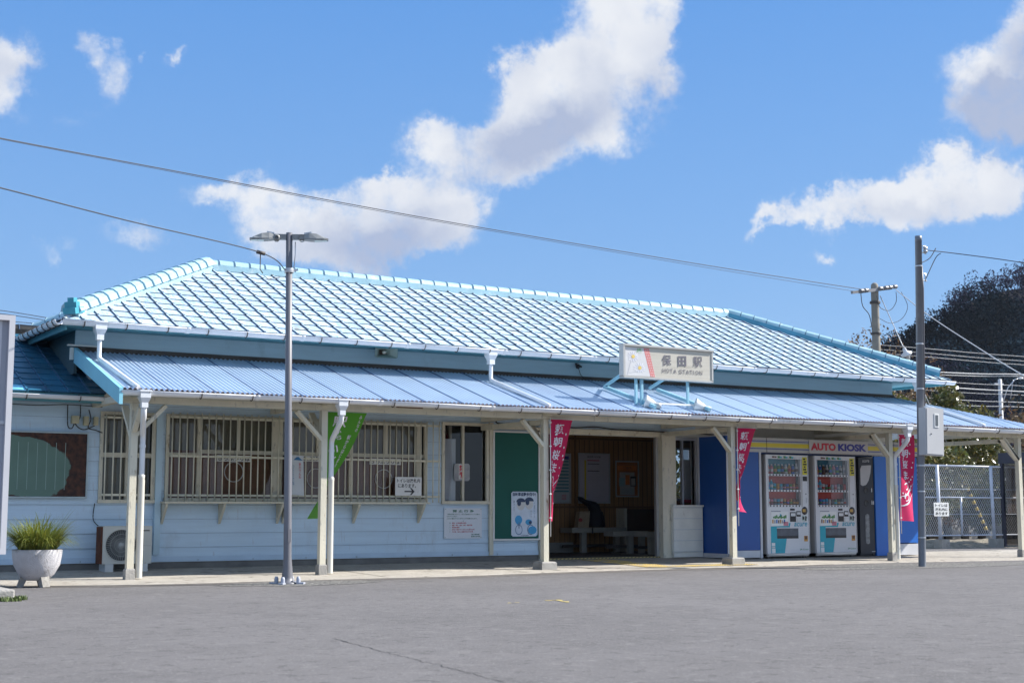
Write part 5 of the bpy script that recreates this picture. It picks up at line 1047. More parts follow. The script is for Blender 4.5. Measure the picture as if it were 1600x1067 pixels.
# ------------------------------------------------------------------ grey steel pole with the meter cabinet
b0 = G(1439, 885); rx_, ry_ = b0.x+.03, b0.y; tp = W(1435, 369, ry_).z
T = thing('utility_pole', (rx_, ry_, 0), 'tall grey steel pole carrying a meter cabinet near the right kiosk panel', 'utility pole')
mb = MB(); mb.lathe((rx_, ry_, 0), [(.064, 0), (.060, tp-.1), (.062, tp-.1), (.062, tp), (0, tp+.01)], 18); mb.build('pole', mat('steel_pole_grey', (.15, .165, .19), .4, .08, 3, dirt=((.24, .26, .29), .6, .1, 6, (1, 1, .3))), T)
mb = MB(); mb.tube([(rx_+.075, ry_-.02, 2.8), (rx_+.076, ry_-.02, 4.9), (rx_+.06, ry_-.01, 5.3)], .022, 8); mb.tube([(rx_+.085, ry_+.03, .02), (rx_+.088, ry_+.03, 1.95)], .018, 8); mb.build('conduit', M_POLE, T)
mb = MB()
for z_ in (.5, 1.3, 3.1, 3.9, 5.3, 1.75): mb.lathe((rx_, ry_, z_), [(.067, -.012), (.069, 0), (.067, .012)], 16)
mb.build('pole_band', M_ALU, T)
cb = MB(); cx0, cx1, cy_ = rx_-.09, rx_+.36, ry_-.20; cb.box(cx0, cx1, cy_, cy_+.16, 1.93, 2.76); cb.build('meter_cabinet', mat('cabinet_beige_grey', (.42, .42, .42), .4, .03, 3), T)
cb = MB(); cb.box(cx0+.02, cx1-.02, cy_-.012, cy_-.001, 1.95, 2.74); cb.build('cabinet_door', mat('cabinet_door', (.46, .46, .46), .4, .03, 3), T)
cb = MB(); cb.box(cx0+.20, cx0+.31, cy_-.022, cy_-.0125, 2.42, 2.66, 0); cb.box(cx0+.222, cx0+.288, cy_-.026, cy_-.0225, 2.445, 2.635, 1); cb.build('meter_window', [M_WHITE, mat('meter_dark', (.10, .11, .12), .2)], T)
cb = MB(); cb.lathe((cx0+.12, cy_-.013, 2.30), [(0, .012), (.010, .010), (.012, 0)], 10, (0, -1, 0)); cb.build('cabinet_lock', M_BLACK, T)
for (z_, kk) in ((5.62, 1), (5.12, 0)):
    mb = MB(); mb.tube([(rx_+.06, ry_, z_+.06), (rx_+.14, ry_, z_+.065), (rx_+.20, ry_, z_+.06)], .010, 6); mb.tube([(rx_+.06, ry_, z_-.06), (rx_+.20, ry_, z_-.06)], .010, 6); mb.tube([(rx_+.17, ry_, z_-.08), (rx_+.17, ry_, z_+.08)], .012, 6)
    if kk: mb.lathe((rx_+.17, ry_, z_), [(.02, -.05), (.045, -.045), (.045, -.02), (.028, 0), (.045, .02), (.045, .045), (.02, .05)], 12)
    mb.build('insulator', M_ALU, T)
T.rotation_euler = (0, radians(1.8), 0)

# ------------------------------------------------------------------ planter and plants, left signboard
pc = Vector((4.45, 18.80, 0)); T = thing('planter', tuple(pc), 'white round concrete planter on feet at the left end of the pavement', 'planter')
mb = MB(); mb.lathe(pc, [(0, .09), (.13, .085), (.16, .10), (.22, .16), (.285, .28), (.305, .40), (.308, .47), (.285, .475), (.275, .42), (0, .40)], 36)
mb.build('bowl', mat('planter_white', (.55, .54, .56), .8, .10, 6, .7, 90, dirt=[((.30, .28, .27), .56, .12, 5, (1, 1, 1)), ((.16, .15, .14), .66, .05, 11, (1, 1, .5))]), T)
for k in range(3):
    a = radians(-70+120*k); c = pc+Vector((cos(a)*.15, sin(a)*.15, 0)); mb = MB(); mb.bar(c+Vector((0, 0, .13)), c+Vector((cos(a)*.05, sin(a)*.05, -.005)), .12, .09, up=(cos(a), sin(a), 0), w2=.10, h2=.07); mb.build('foot', M_CONC, T)
rnd = random.Random(21); mb = MB()
for i in range(1300):
    a = rnd.uniform(0, 2*pi); r0 = .22*math.sqrt(rnd.random()); p = pc+Vector((cos(a)*r0, sin(a)*r0, .41)); L_ = rnd.uniform(.30, .58)*(1.0 if rnd.random() < .93 else 1.25); a2 = a+rnd.uniform(-.8, .8); lean = rnd.uniform(.1, .55)+r0*2.0; w_ = rnd.uniform(.004, .009)
    sd = Vector((-sin(a2), cos(a2), 0)); pts = []; q = p.copy(); ang = radians(88)-lean*.4
    droop = rnd.uniform(.08, .36)*(1+r0*2)
    for k in range(6):
        pts.append((q.copy(), w_*(1-(k/5)**2*.9))); q = q+Vector((cos(a2)*cos(ang), sin(a2)*cos(ang), sin(ang)))*(L_/5); ang -= droop
    vs = []
    for (c, ww) in pts: vs += [c-sd*ww, c+sd*ww]
    k = rnd.uniform(.6, 1.25); y_ = rnd.random(); tn = (k*(1+.9*y_), k*(1+.25*y_), k)
    mb.add(vs, [(2*j, 2*j+1, 2*j+3, 2*j+2) for j in range(5)], 0, tn, True)
mb.build('grass_plant', mat('grass_blade', (.15, .22, .045), .5, .12, 8, tint=True, trans=.35), None, pc+Vector((0, 0, .4)))
tag(bpy.data.objects['grass_plant'], 'bushy yellow-green spider-leaved grass growing in the white planter', 'plant')
# soil
tag(MB().lathe(pc, [(0, .425), (.27, .425)], 20, smooth=False).build('planter_soil', mat('soil', (.05, .035, .025), 1, .3, 12), None, pc), 'dark soil filling the white planter', 'soil')
T = thing('signboard', (2.4, 17.0, 0), 'tall pale grey steel signboard cut by the left edge of the picture', 'signboard')
M_SG = mat('sign_steel_pale', (.50, .50, .53), .45, .04, 3); z0, z1 = .47, 3.21
mb = MB(); mb.box(1.2, 3.60, 17.02, 17.05, z0+.03, z1-.03); mb.build('panel', mat('panel_grey', (.36, .37, .42), .5, .05, 2), T)
mb = MB(); mb.box(3.60, 3.665, 16.95, 17.10, z0, z1); mb.box(1.1, 3.60, 16.95, 17.10, z1-.06, z1-.0); mb.box(1.1, 3.60, 16.95, 17.10, z0, z0+.06); mb.box(1.1, 1.16, 16.95, 17.1, z0+.06, z1-.06); mb.box(3.50, 3.53, 17.0, 17.06, z0+.06, z1-.06); mb.box(3.53, 3.60, 17.0, 17.03, 1.95, 1.99); mb.build('frame', M_SG, T)
for x_ in (1.5, 2.9):
    mb = MB(); mb.box(x_, x_+.08, 17.06, 17.12, 0, z1-.1); mb.build('leg', M_SG, T)
# kerb stone and moss at the lower left
T = MB(); kb = G(-4, 938); T.box(kb.x-.8, kb.x+.16, kb.y-.1, kb.y+.65, -.02, .12); o = T.build('kerb_stone', M_CONC, None, kb); tag(o, 'short concrete kerb stone at the lower left corner', 'kerb'); bv = o.modifiers.new('b', 'BEVEL'); bv.width = .02; bv.segments = 2

# ------------------------------------------------------------------ waiting room contents
RY_ = RY-.03
def framed(name, px0, px1, py0, py1, label, cat, sheetm, draw, fr=M_ALU):
    x0, x1, z0, z1 = X(px0, RY_), X(px1, RY_), Z(py1, (px0+px1)/2, RY_), Z(py0, (px0+px1)/2, RY_)
    T = thing(name, ((x0+x1)/2, RY_, z0), label, cat); mb = MB(); mb.box(x0, x1, RY_, RY_+.006, z0, z1); mb.build('sheet', sheetm, T); mb = MB(); f = .03; y = RY_-.012
    mb.box(x0, x1, y, RY_+.004, z0-f, z0); mb.box(x0, x1, y, RY_+.004, z1, z1+f); mb.box(x0-f, x0, y, RY_+.004, z0-f, z1+f); mb.box(x1, x1+f, y, RY_+.004, z0-f, z1+f); mb.build('frame', fr, T)
    mb = MB(); ms = draw(mb, lambda u: x0+(x1-x0)*u, lambda v: z1-(z1-z0)*v, RY_-.003); mb.build('print', ms, T)
def d1(mb, U, V, y):
    mb.box(U(.17), U(.23), y, y+.001, V(.95), V(.12), 0); mb.box(U(.27), U(.68), y, y+.001, V(.135), V(.115), 1)
    for k in range(24):
        mb.box(U(.26), U(.97), y, y+.001, V(.165+.032*k), V(.162+.032*k), 3)
    for v in (.19, .34): mb.box(U(.28), U(.68), y-.001, y, V(v+.014), V(v), 2)
    for u in (.45, .6, .72, .8): mb.box(U(u), U(u+.004), y-.0005, y+.0005, V(.93), V(.14), 3)
    mb.text('保田駅 時刻表', (U(.5), V(.05)), .35, .045, 2, y=y)
    return [mat('tt_yellow', (.55, .42, .03), .6), mat('tt_red', (.4, .05, .1), .6), M_BLACK, mat('tt_grey', (.40, .38, .42), .6)]
framed('timetable', 905, 951, 710, 784, 'large white train timetable on the waiting room wall', 'timetable', mat('tt_paper', (.50, .47, .52), .6, .05, 3), d1)
def d2(mb, U, V, y):
    mb.box(U(.15), U(.85), y, y+.001, V(.98), V(.3), 0); mb.box(U(.05), U(.95), y, y+.001, V(.24), V(.10), 1); mb.box(U(.42), U(.62), y-.001, y, V(.68), V(.38), 1); mb.box(U(.65), U(.92), y-.001, y, V(.72), V(.42), 3); mb.box(U(.69), U(.88), y-.002, y-.001, V(.69), V(.48), 0); mb.box(U(.12), U(.38), y-.001, y, V(.72), V(.47), 2); mb.text('ご案内', (U(.5), V(.17)), .22, .06, 3, y=y-.002)
    for k in range(6): mb.box(U(.2), U(.8), y-.001, y, V(.80+.03*k), V(.79+.03*k), 2)
    return [mat('po_white', (.42, .40, .38), .6), mat('po_orange', (.55, .16, .03), .6), mat('po_teal', (.25, .38, .4), .6), M_BLACK]
framed('framed_poster', 963, 996, 722, 774, 'small framed orange poster right of the timetable', 'poster', mat('po_orange_bg', (.34, .11, .03), .6, .1, 4), d2)
def d3(mb, U, V, y):
    for k in range(10): mb.box(U(.05), U(.95), y, y+.001, V(.16+.07*k), V(.125+.07*k), 0)
    mb.box(U(.7), U(.95), y, y+.001, V(.10), V(.03), 1)
    for k in range(4): mb.box(U(.55), U(.8), y, y+.001, V(.86+.03*k), V(.85+.03*k), 2)
    return [mat('fare_teal', (.10, .26, .30), .6), mat('fare_navy', (.03, .05, .25), .6), M_RED]
framed('fare_board', 862, 890, 710, 784, 'teal striped fare board partly behind the first pink banner', 'fare board', mat('fare_pale', (.42, .46, .48), .6), d3)
M_BEN = mat('bench_grey_white', (.36, .34, .29), .6, .08, 5)
def bench(px0, px1, y, zt, dep, legs, label):
    x0, x1 = X(px0, y), X(px1, y) if isinstance(px1, (int, float)) and px1 > 100 else px1; T = thing('bench', ((x0+x1)/2, y, .115), label, 'bench', 'benches in the waiting room')
    mb = MB(); mb.box(x0, x1, y, y+dep, zt-.10, zt); mb.build('seat', M_BEN, T)
    for l in legs:
        xl = X(l, y+.05); mb = MB(); mb.box(xl-.06, xl+.06, y+.05, y+.13, .115, zt-.102); mb.build('leg', M_BEN, T)
    mb = MB(); mb.box(x0, x1, y+dep-.1, y+dep-.06, .22, .28); mb.build('rail', M_DARKM, T); return T
bench(893, 978, 24.05, .62, .42, (912, 964), 'long bench along the back wall under the dark coat')
bench(957, 1012, 23.2, .56, .32, (985, 1003), 'short bench in front of the dark cabinet')
bench(1009, 1033, 22.35, .56, .4, (1018, 1030), 'bench end just inside the right door jamb')
mb = MB(); mb.poly([tuple(G(955, 863, .118)), tuple(G(1012, 866, .118)), tuple(G(1012, 867.4, .118)), tuple(G(955, 864, .118))]); o = mb.build('floor_strip', mat('strip_pale', (.3, .29, .27), .7)); tag(o, kind='structure')
# coat draped over the seat back and a paper carrier bag
y = 24.2; P = lambda px, py, dy=0: W(px, py, y+dy)
T = thing('folded_coat', tuple(P(925, 823)), 'black hooded coat heaped upright on the long bench', 'coat')
mb = MB(); sec = []
prof = [(823, 920, 943), (812, 921, 942), (800, 922, 939), (792, 920, 936), (788, 914, 935), (784, 908, 930), (780, 904, 914), (776, 903, 908)]
prev = None
for i, (py, a, b) in enumerate(prof):
    A, B = P(a, py), P(b, py); c = (A+B)/2; rx2 = (B.x-A.x)/2; ry2 = .16*(1-.6*i/7); ring = [c+Vector((cos(2*pi*k/14)*rx2*(1+.12*noise.noise((k, i*.7, 1))), sin(2*pi*k/14)*ry2*(1+.25*noise.noise((k, i, 4))), .01*noise.noise((k*1.3, i, 9)))) for k in range(14)]
    if prev: mb.add(prev+ring, [(k, (k+1) % 14, (k+1) % 14+14, k+14) for k in range(14)], 0, None, True)
    prev = ring
mb.add(prev, [tuple(range(14))]); mb.build('coat_body', mat('black_cloth', (.006, .007, .014), .8, .3, 8), T)
mb = MB(); mb.tube([P(940, 800, -.1), P(943, 812, -.16), P(944, 822, -.16)], .03, 8); mb.tube([P(926, 824, -.2), P(926, 833, -.24)], .012, 6); mb.build('sleeve', MATS['black_cloth'], T)
T = thing('paper_bag', tuple(P(912, 824, -.18)), 'cream paper carrier bag standing beside the black coat', 'bag')
mb = MB(); a, b, c, d = P(903, 824, -.2), P(920, 824, -.2), P(922, 798, -.18), P(906, 799, -.18); mb.poly([a, b, c, d], (0, .14, 0)); mb.build('bag_body', mat('bag_cream', (.34, .26, .17), .7, .2, 9), T)
mb = MB(); a, b = P(911, 800, -.19), P(918, 800, -.19); mb.tube([a, (a+b)/2+Vector((0, 0, .08)), b], .006, 5); mb.build('handle', M_BROWN, T)
mb = MB(); c = P(907, 812, -.215); mb.poly([c+Vector((cos(k*pi/6)*.05, -.002, sin(k*pi/6)*.04)) for k in range(12)]); mb.build('print', mat('bag_red', (.30, .05, .04), .6), T)
# white notice behind the small side window
yb = YW+.35; x0, x1, z0, z1 = X(1066, yb), X(1083, yb), Z(780, 1075, yb), Z(718, 1075, yb)
T = thing('window_notice', ((x0+x1)/2, yb, z0), 'white sheet standing behind the small side window', 'notice'); mb = MB(); mb.box(x0, x1, yb, yb+.01, z0, z1); mb.build('sheet', mat('sheet_white', (.6, .6, .62), .6), T); mb = MB(); mb.box(x0-.02, x1+.02, yb-.012, yb-.002, z0-.06, z0-.002); mb.build('stand', M_RED, T)
# ------------------------------------------------------------------ vegetation
def leaves(mb, rnd, c, R, n, size, mi=0, k0=.6, k1=1.35, flat=1., hue=.25):
    for _ in range(n):
        while True:
            v = Vector((rnd.uniform(-1, 1), rnd.uniform(-1, 1), rnd.uniform(-1, 1)))
            if v.length <= 1: break
        v = v*(v.length**-.35 if v.length > .05 else 1); p = c+Vector((v.x*R[0], v.y*R[1], v.z*R[2]))
        a = Vector((rnd.uniform(-1, 1), rnd.uniform(-1, 1), rnd.uniform(-.6, 1))).normalized(); b = a.orthogonal().normalized(); b.rotate(Matrix.Rotation(rnd.uniform(0, 6.28), 3, a)); d = a.cross(b); s = size*rnd.uniform(.6, 1.3)
        k = rnd.uniform(k0, k1); h = rnd.uniform(-hue, hue)
        mb.add([p-b*s, p+d*s*.45, p+b*s, p-d*s*.45], [(0, 1, 2, 3)], mi, (k*(1+h), k, k*(1-h*.5)))
M_LEAF = mat('evergreen_leaf', (.115, .115, .032), .35, .15, 4, tint=True, trans=.25)
M_LEAFB = mat('brown_leaf', (.16, .105, .055), .7, .15, 4, tint=True, trans=.2)
M_BARK = mat('bark', (.10, .08, .06), .9, .2, 9, .5, 30)
def tree(name, base, H, R, clumps, nl, size, m, label, cat='tree', seed=0, group=None, trunk=.12, low=.25, solid=.35):
    rnd = random.Random(seed); base = Vector(base); T = thing(name, tuple(base), label, cat, group)
    cc = base+Vector((0, 0, H*(1+low)/2)); mb = MB(); pos = []
    for _ in range(clumps):
        while True:
            v = Vector((rnd.uniform(-1, 1), rnd.uniform(-1, 1), rnd.uniform(-1, 1)))
            if .15 < v.length < 1: break
        v *= v.length**-.4; p = cc+Vector((v.x*R, v.y*R, v.z*H*(1-low)/2*.9)); pos.append(p); r = R*rnd.uniform(.20, .38); kk = rnd.uniform(.7, 1.25); leaves(mb, rnd, p, (r, r, r*.75), nl, size, 0, .5*kk, 1.3*kk)
    mb.build('crown', m, T)
    mb = MB(); mb.tube([base-Vector((0, 0, .05)), base+Vector((.03, .02, H*.3)), base+Vector((-.02, .05, H*.6))], trunk, 9, r2=trunk*.5)
    for p in pos[::3]: mb.tube([base+Vector((0, 0, H*.25)), base.lerp(p, .6)+Vector((0, 0, .2)), p], trunk*.35, 5, r2=trunk*.1)
    mb.build('trunk', M_BARK, T); return T
tree('camellia_tree', (34.0, 30.6, 0), 4.9, 1.9, 60, 230, .085, M_LEAF, 'round glossy evergreen tree behind the chain link fence', seed=1, low=.2)
tree('camellia_tree', (37.2, 31.5, 0), 3.4, 1.5, 40, 200, .08, M_LEAF, 'lower evergreen bush right of the glossy tree behind the fence', seed=2, low=.1)
tree('camellia_tree', (31.6, 29.2, 0), 3.5, 1.5, 36, 180, .08, M_LEAF, 'evergreen bush left of the glossy tree, nearest the station roof', seed=5, low=.15)
tree('dry_shrub', (38.8, 35.0, 0), 3.0, 2.2, 36, 130, .09, M_LEAFB, 'brownish dry shrub beyond the chain link fence', cat='shrub', seed=3, low=.05)
tree('dry_shrub', (44.5, 34.5, 0), 5.2, 2.8, 36, 120, .10, M_LEAFB, 'tall tangled dry shrub beyond the dark glass booth', cat='shrub', seed=4, low=.05)
tree('brown_tree', (41.3, 41.0, 0), 8.0, 3.4, 60, 200, .075, M_LEAFB, 'brown leafed tree rising behind the right roof hip beside the concrete pole', seed=6, low=.3, trunk=.2)
tree('garden_tree', (26.5, 33.0, 0), 3.6, 1.7, 30, 150, .09, M_LEAF, 'green tree seen through the rear window of the waiting room', seed=7, low=.1)
# grass and weeds at the fence foot and the kerb
def tufts(name, pts, hgt, n, label, m, seed, cat=None, kind='stuff'):
    rnd = random.Random(seed); mb = MB()
    for (x, y, r) in pts:
        for _ in range(n):
            a = rnd.uniform(0, 6.28); q = r*math.sqrt(rnd.random()); p = Vector((x+cos(a)*q, y+sin(a)*q, 0)); t = rnd.uniform(0, 6.28); l = hgt*rnd.uniform(.4, 1.2); w = .006; d = Vector((cos(t), sin(t), 0)); s = Vector((-d.y, d.x, 0)); k = rnd.uniform(.6, 1.3)
            mb.add([p-s*w, p+s*w, p+d*l*.3+Vector((0, 0, l*.8))+s*w*.6, p+d*l*.3+Vector((0, 0, l*.8))-s*w*.6, p+d*l*.7+Vector((0, 0, l))], [(0, 1, 2, 3), (3, 2, 4)], 0, k)
    o = mb.build(name, m); return tag(o, label, cat, kind=kind)
M_WEED = mat('weed_green', (.09, .13, .03), .7, .2, 6, tint=True)
tufts('weeds', [(kb.x+.20, kb.y+.02, .12), (kb.x+.1, kb.y-.15, .12), (5.55, 20.6, .08), (5.3, 20.9, .1)], .05, 160, 'small green weeds by the kerb stone and the wall', M_WEED, 1, 'weeds')
tufts('dry_grass', [(27+i*.5, 27.2+.3*sin(i*2.1), .5) for i in range(16)], .14, 90, 'dry grass and litter at the foot of the fence', mat('dry_grass_straw', (.26, .20, .11), .9, .2, 8, tint=True), 2, 'grass')
mb = MB(); rnd = random.Random(8)
mb.grid(lambda u, v: (26.6+7.5*u, 25.6+2.6*v, .003+.22*sin(pi*v)*min(1, 6*u)*min(1, 6*(1-u))*(.8+.5*noise.noise((u*9, v*4, 1)))+.03*noise.noise((u*40, v*22, 3))*sin(pi*v)), 60, 20)
tag(mb.build('earth_bank', mat('earth_bank', (.24, .21, .16), .95, .3, 4, .8, 25, dirt=((.08, .07, .05), .52, .1, 12, (1, 1, 1)))), kind='structure')

# ------------------------------------------------------------------ fence, platform, booth on the right
FY = 25.6; WX = lambda px, py=780: W(px, py, FY).x; WZ = lambda py, px=1500: W(px, py, FY).z
fz1, fzm, fz0 = WZ(728), WZ(777), WZ(836)
T = thing('chain_link_fence', (WX(1466), FY, 0), 'pale galvanised chain link fence with a gate frame right of the kiosk', 'fence')
fx0, fx1 = WX(1445)-.6, WX(1565)+2.4
M_GAL = mat('galvanised_pale', (.50, .53, .60), .4, .08, 5)
mb = MB(); dx = (fz1-fz0)*.62; st_ = .072; n = int((fx1-fx0+dx)/st_)
for sgn in (1, -1):
    for i in range(n):
        xa = fx0-dx+i*st_; a = Vector((xa, FY+.003*sgn, fz0)); b = Vector((xa+dx, FY+.003*sgn, fz1))
        ta, tb = max(0, (fx0-xa)/dx), min(1, (fx1-xa)/dx)
        if tb <= ta: continue
        p, q = a.lerp(b, ta), a.lerp(b, tb)
        if sgn < 0: p.z, q.z = fz0+fz1-p.z, fz0+fz1-q.z
        mb.tube([p, q], .0040, 3, caps=False)
mb.build('wire_mesh', mat('mesh_wire', (.62, .63, .64), .45, .1, 5), T)
mb = MB()
for z, r in ((fz1, .024), (fzm, .02), (fz0, .02)): mb.tube([(fx0, FY-.03, z), (fx1, FY-.03, z)], r, 8)
mb.tube([(fx0, FY-.02, WZ(764)), (fx1, FY-.02, WZ(764))], .007, 5); mb.tube([(fx0, FY-.02, WZ(803)), (fx1, FY-.02, WZ(803))], .007, 5); mb.build('fence_rail', M_GAL, T)
for px, z0_, z1_, r in ((1463, 0, fz1+.02, .045), (1547, 0, fz1+.02, .045), (1499, fz0, fzm, .028), (1640, 0, fz1+.02, .045)):
    x = WX(px); mb = MB(); mb.tube([(x, FY-.05, z1_), (x+(.05 if r > .04 else 0), FY-.05, z0_)], r, 10); mb.build('fence_post', M_GAL, T)
for px in (1464, 1549):
    x = WX(px)+.05; mb = MB(); mb.box(x-.14, x+.14, FY-.2, FY+.08, 0, .24); mb.build('post_footing', M_CONC, T)
T = thing('fence_notice', (WX(1465), FY-.13, WZ(806)), 'small white handwritten notice tied to the chain link fence', 'notice')
x0, x1, z0, z1 = WX(1453), WX(1476), WZ(806), WZ(785); mb = MB(); mb.box(x0, x1, FY-.125, FY-.115, z0, z1); mb.build('sheet', M_WHITE, T)
mb = MB(); cxm = (x0+x1)/2; w = x1-x0; h = z1-z0
for k, t_ in enumerate(('トイレは', '改札内に', 'あります')): mb.text(t_, (cxm, z1-h*(.2+.3*k)), w*.82, h*.22, 0, y=FY-.129, bold=.02)
mb.build('lettering', M_BLACK, T)
PYY = 34.0; px0, px1 = 30.0, 60.0
T = thing('railway_platform', (px0, PYY, 0), 'low concrete railway platform edge on stub piers beyond the fence', 'platform')
mb = MB(); mb.box(px0, px1, PYY, PYY+3.5, .92, 1.18); mb.build('deck', mat('platform_concrete', (.42, .40, .36), .9, .12, 2, dirt=((.25, .23, .2), .55, .15, 3, (1, 1, 1))), T)
for i in range(34):
    x = px0+.2+i*.85; mb = MB(); mb.box(x, x+.42, PYY+.05, PYY+.35, 0, .915); mb.build('pier', M_CONC, T)
mb = MB(); mb.box(px0, px1, PYY+.9, PYY+1, 0, .915); mb.build('back_wall', M_DARK, T)
by_ = 24.5; bx = W(1563, 780, by_+1.1).x; T = thing('glass_booth', (bx, by_, 0), 'dark framed glass booth with brown slats at the right edge', 'booth')
M_NV = mat('booth_navy', (.012, .016, .035), .3, .1, 4); bw_, bz1 = 1.5, W(1575, 703, by_).z
mb = MB(); mb.box(bx, bx+.09, by_, by_+.09, .02, bz1-.3); mb.box(bx+bw_-.09, bx+bw_, by_, by_+.09, .02, bz1-.3); mb.box(bx+.09, bx+bw_-.09, by_+.01, by_+.08, .06, .2); mb.box(bx, bx+.08, by_+1.0, by_+1.09, .02, bz1-.3); mb.build('frame', M_NV, T)
mb = MB(); mb.grid(lambda u, v: (bx-.03+(bw_+.06)*u, by_-.03+.06*(1-cos(v*pi/2)), bz1-.30+.30*sin(v*pi/2)), 2, 6); mb.box(bx-.03, bx+bw_+.03, by_+.04, by_+1.1, bz1-.3, bz1-.02); mb.build('roof', M_NV, T)
mb = MB()
for k in range(11): mb.box(bx+.3+k*.10, bx+.3+k*.10+.085, by_+1.12, by_+1.14, .9, bz1-.32, 0)
mb.box(bx+.1, bx+bw_, by_+1.10, by_+1.115, .05, .9, 1); mb.build('slat_wall', [mat('slat_brown', (.20, .12, .07), .7, .2, 4), M_DARK], T)
mb = MB(); mb.lathe((bx+.62, by_+.55, .8), [(0, 0), (.2, .0), (.22, .1), (.22, .55), (.17, .68), (0, .72)], 16); mb.build('green_cover', mat('cover_green', (.03, .12, .02), .6, .2, 5), T)
mb = MB(); mb.lathe((bx+.95, by_+.4, .25), [(0, 0), (.18, .02), (.26, .2), (.16, .38), (0, .42)], 12); mb.build('white_bundle', M_WHITEP, T)
mb = MB(); mb.add([(bx+.09, by_+.045, .2), (bx+bw_-.09, by_+.045, .2), (bx+bw_-.09, by_+.045, bz1-.3), (bx+.09, by_+.045, bz1-.3)], [(0, 1, 2, 3)]); mb.add([(bx+.04, by_+1.0, .1), (bx+.04, by_+.09, .1), (bx+.04, by_+.09, bz1-.3), (bx+.04, by_+1.0, bz1-.3)], [(0, 1, 2, 3)]); mb.build('glass', glass('smoked_glass', (.55, .55, .55), 1.), T)

# ------------------------------------------------------------------ poles and wires
UY = 29.0; ux = W(1368, 500, UY).x; ut = W(1368, 444, UY).z
T = thing('utility_pole', (ux, UY, 0), 'weathered concrete utility pole with crossarm behind the roof', 'utility pole')
mb = MB(); mb.lathe((ux, UY, 0), [(.16, 0), (.105, ut-.1), (.10, ut-.02), (.05, ut+.03), (0, ut+.04)], 16); mb.build('pole', mat('pole_concrete', (.24, .22, .185), .85, .12, 5, dirt=((.2, .18, .15), .58, .15, 5, (1, 1, .3))), T)
mb = MB(); ca, cb_ = W(1343, 456, UY-.15), W(1392, 450, UY-.15); mb.bar(ca, cb_, .09, .09); mb.bar(ca+Vector((0, .3, .02)), cb_+Vector((0, .3, .02)), .08, .08); mb.build('crossarm', mat('arm_grey', (.20, .20, .21), .5, .1, 5), T)
for f in (.02, .16, .62, .80, .93, 1.08):
    c = ca.lerp(cb_, f)+Vector((0, -.05, .02)); mb = MB(); mb.lathe(c, [(.0, -.08), (.05, -.07), (.065, -.02), (.045, .0), (.065, .04), (.045, .09), (0, .10)], 10, (1, 0, .1)); mb.build('insulator', mat('insulator_grey', (.18, .18, .19), .35, .15, 5), T)
mb = MB(); mb.lathe((ux, UY, 6.0), [(.15, -.03), (.155, 0), (.15, .03)], 12); mb.lathe((ux, UY, 6.9), [(.145, -.04), (.155, 0), (.145, .04)], 12); mb.build('pole_band', M_DARKM, T)
wq = lambda pts, Y: [W(a, b, Y) for a, b in pts]
cable('jumper_wire', wq([(1345, 458), (1348, 478), (1358, 492), (1363, 515)], UY-.2), .012, 'dark jumper wire hanging from the left end of the crossarm', 'power line')
cable('jumper_wire', wq([(1400, 456), (1400, 472), (1390, 485), (1375, 480), (1370, 462)], UY-.2), .009, 'looped jumper wire right of the concrete pole', 'power line')
cable('jumper_wire', wq([(1408, 456), (1418, 478), (1410, 497), (1392, 505), (1375, 498)], UY-.2), .008, 'widest looped jumper wire right of the concrete pole', 'power line')
gp = wq([(1375, 462), (1413, 545), (1480, 692), (1543, 832)], UY); cable('guy_wire', [gp[0], gp[3]], .014, 'steel guy wire running down from the concrete pole', 'guy wire', M_ALU, False)
c = gp[0].lerp(gp[3], .235); T = thing('guy_insulator', tuple(c), 'white egg insulator on the guy wire above the roof hip', 'insulator'); d = (gp[3]-gp[0]).normalized()
mb = MB(); mb.lathe(c, [(0, -.16), (.05, -.14), (.06, -.04), (.17, .03), (.16, .07), (.06, .1), (.05, .2), (0, .22)], 14, d); mb.build('porcelain', mat('porcelain_white', (.6, .62, .64), .3), T); mb = MB(); mb.lathe(c-d*.25, [(.02, 0), (.03, .05), (.02, .1)], 8, d); mb.build('grip', M_ALU, T)
a, b = gp[0].lerp(gp[3], (728-462)/370.), gp[3]; T = thing('guy_guard', tuple(b), 'yellow and black striped guard sleeve leaning behind the fence', 'guard sleeve'); mb = MB(); n = 20
for i in range(n): mb.tube([a.lerp(b, i/n), a.lerp(b, (i+.97)/n)], .052, 10, mi=i % 2)
mb.build('sleeve', [mat('guard_yellow', (.62, .42, .05), .5, .08, 6), M_BLACK], T); mb = MB(); mb.tube([a-(b-a).normalized()*.05, a+(b-a).normalized()*.02], .058, 10); mb.build('cap', M_BLACK, T)
pl = mat('line_black', (.035, .04, .05), .6); pw = mat('line_pale', (.45, .45, .45), .5)
cable('power_line', [W(-1100, -20, 20), W(-200, 174, 24), W(0, 216, 26), W(260, 265, 27.5), W(546, 319, 28.4), W(759, 357, 28.8), W(1100, 414, 28.9), W(1346, 452, UY-.2)], .010, 'upper dark wire of the pair crossing the whole sky', 'power line', pl)
cable('power_line', [W(-1100, -18.5, 20.1), W(-200, 175.5, 24.1), W(0, 217.5, 26.1), W(260, 267, 27.6), W(546, 321.5, 28.5), W(759, 359.5, 28.9), W(1100, 417.5, 29), W(1340, 456, UY-.2)], .006, 'lower thin wire of the pair crossing the whole sky', 'power line', pl)
cable('power_line', [W(-900, 90, 10.5), W(-150, 258, 13.5), W(0, 293.5, 14.5), W(200, 345, 15.8), W(405, 394, 17.3), Vector((lx-.11, ly, top-.52))], .0075, 'dark wire from the upper left to the lamp column', 'power line', pl)
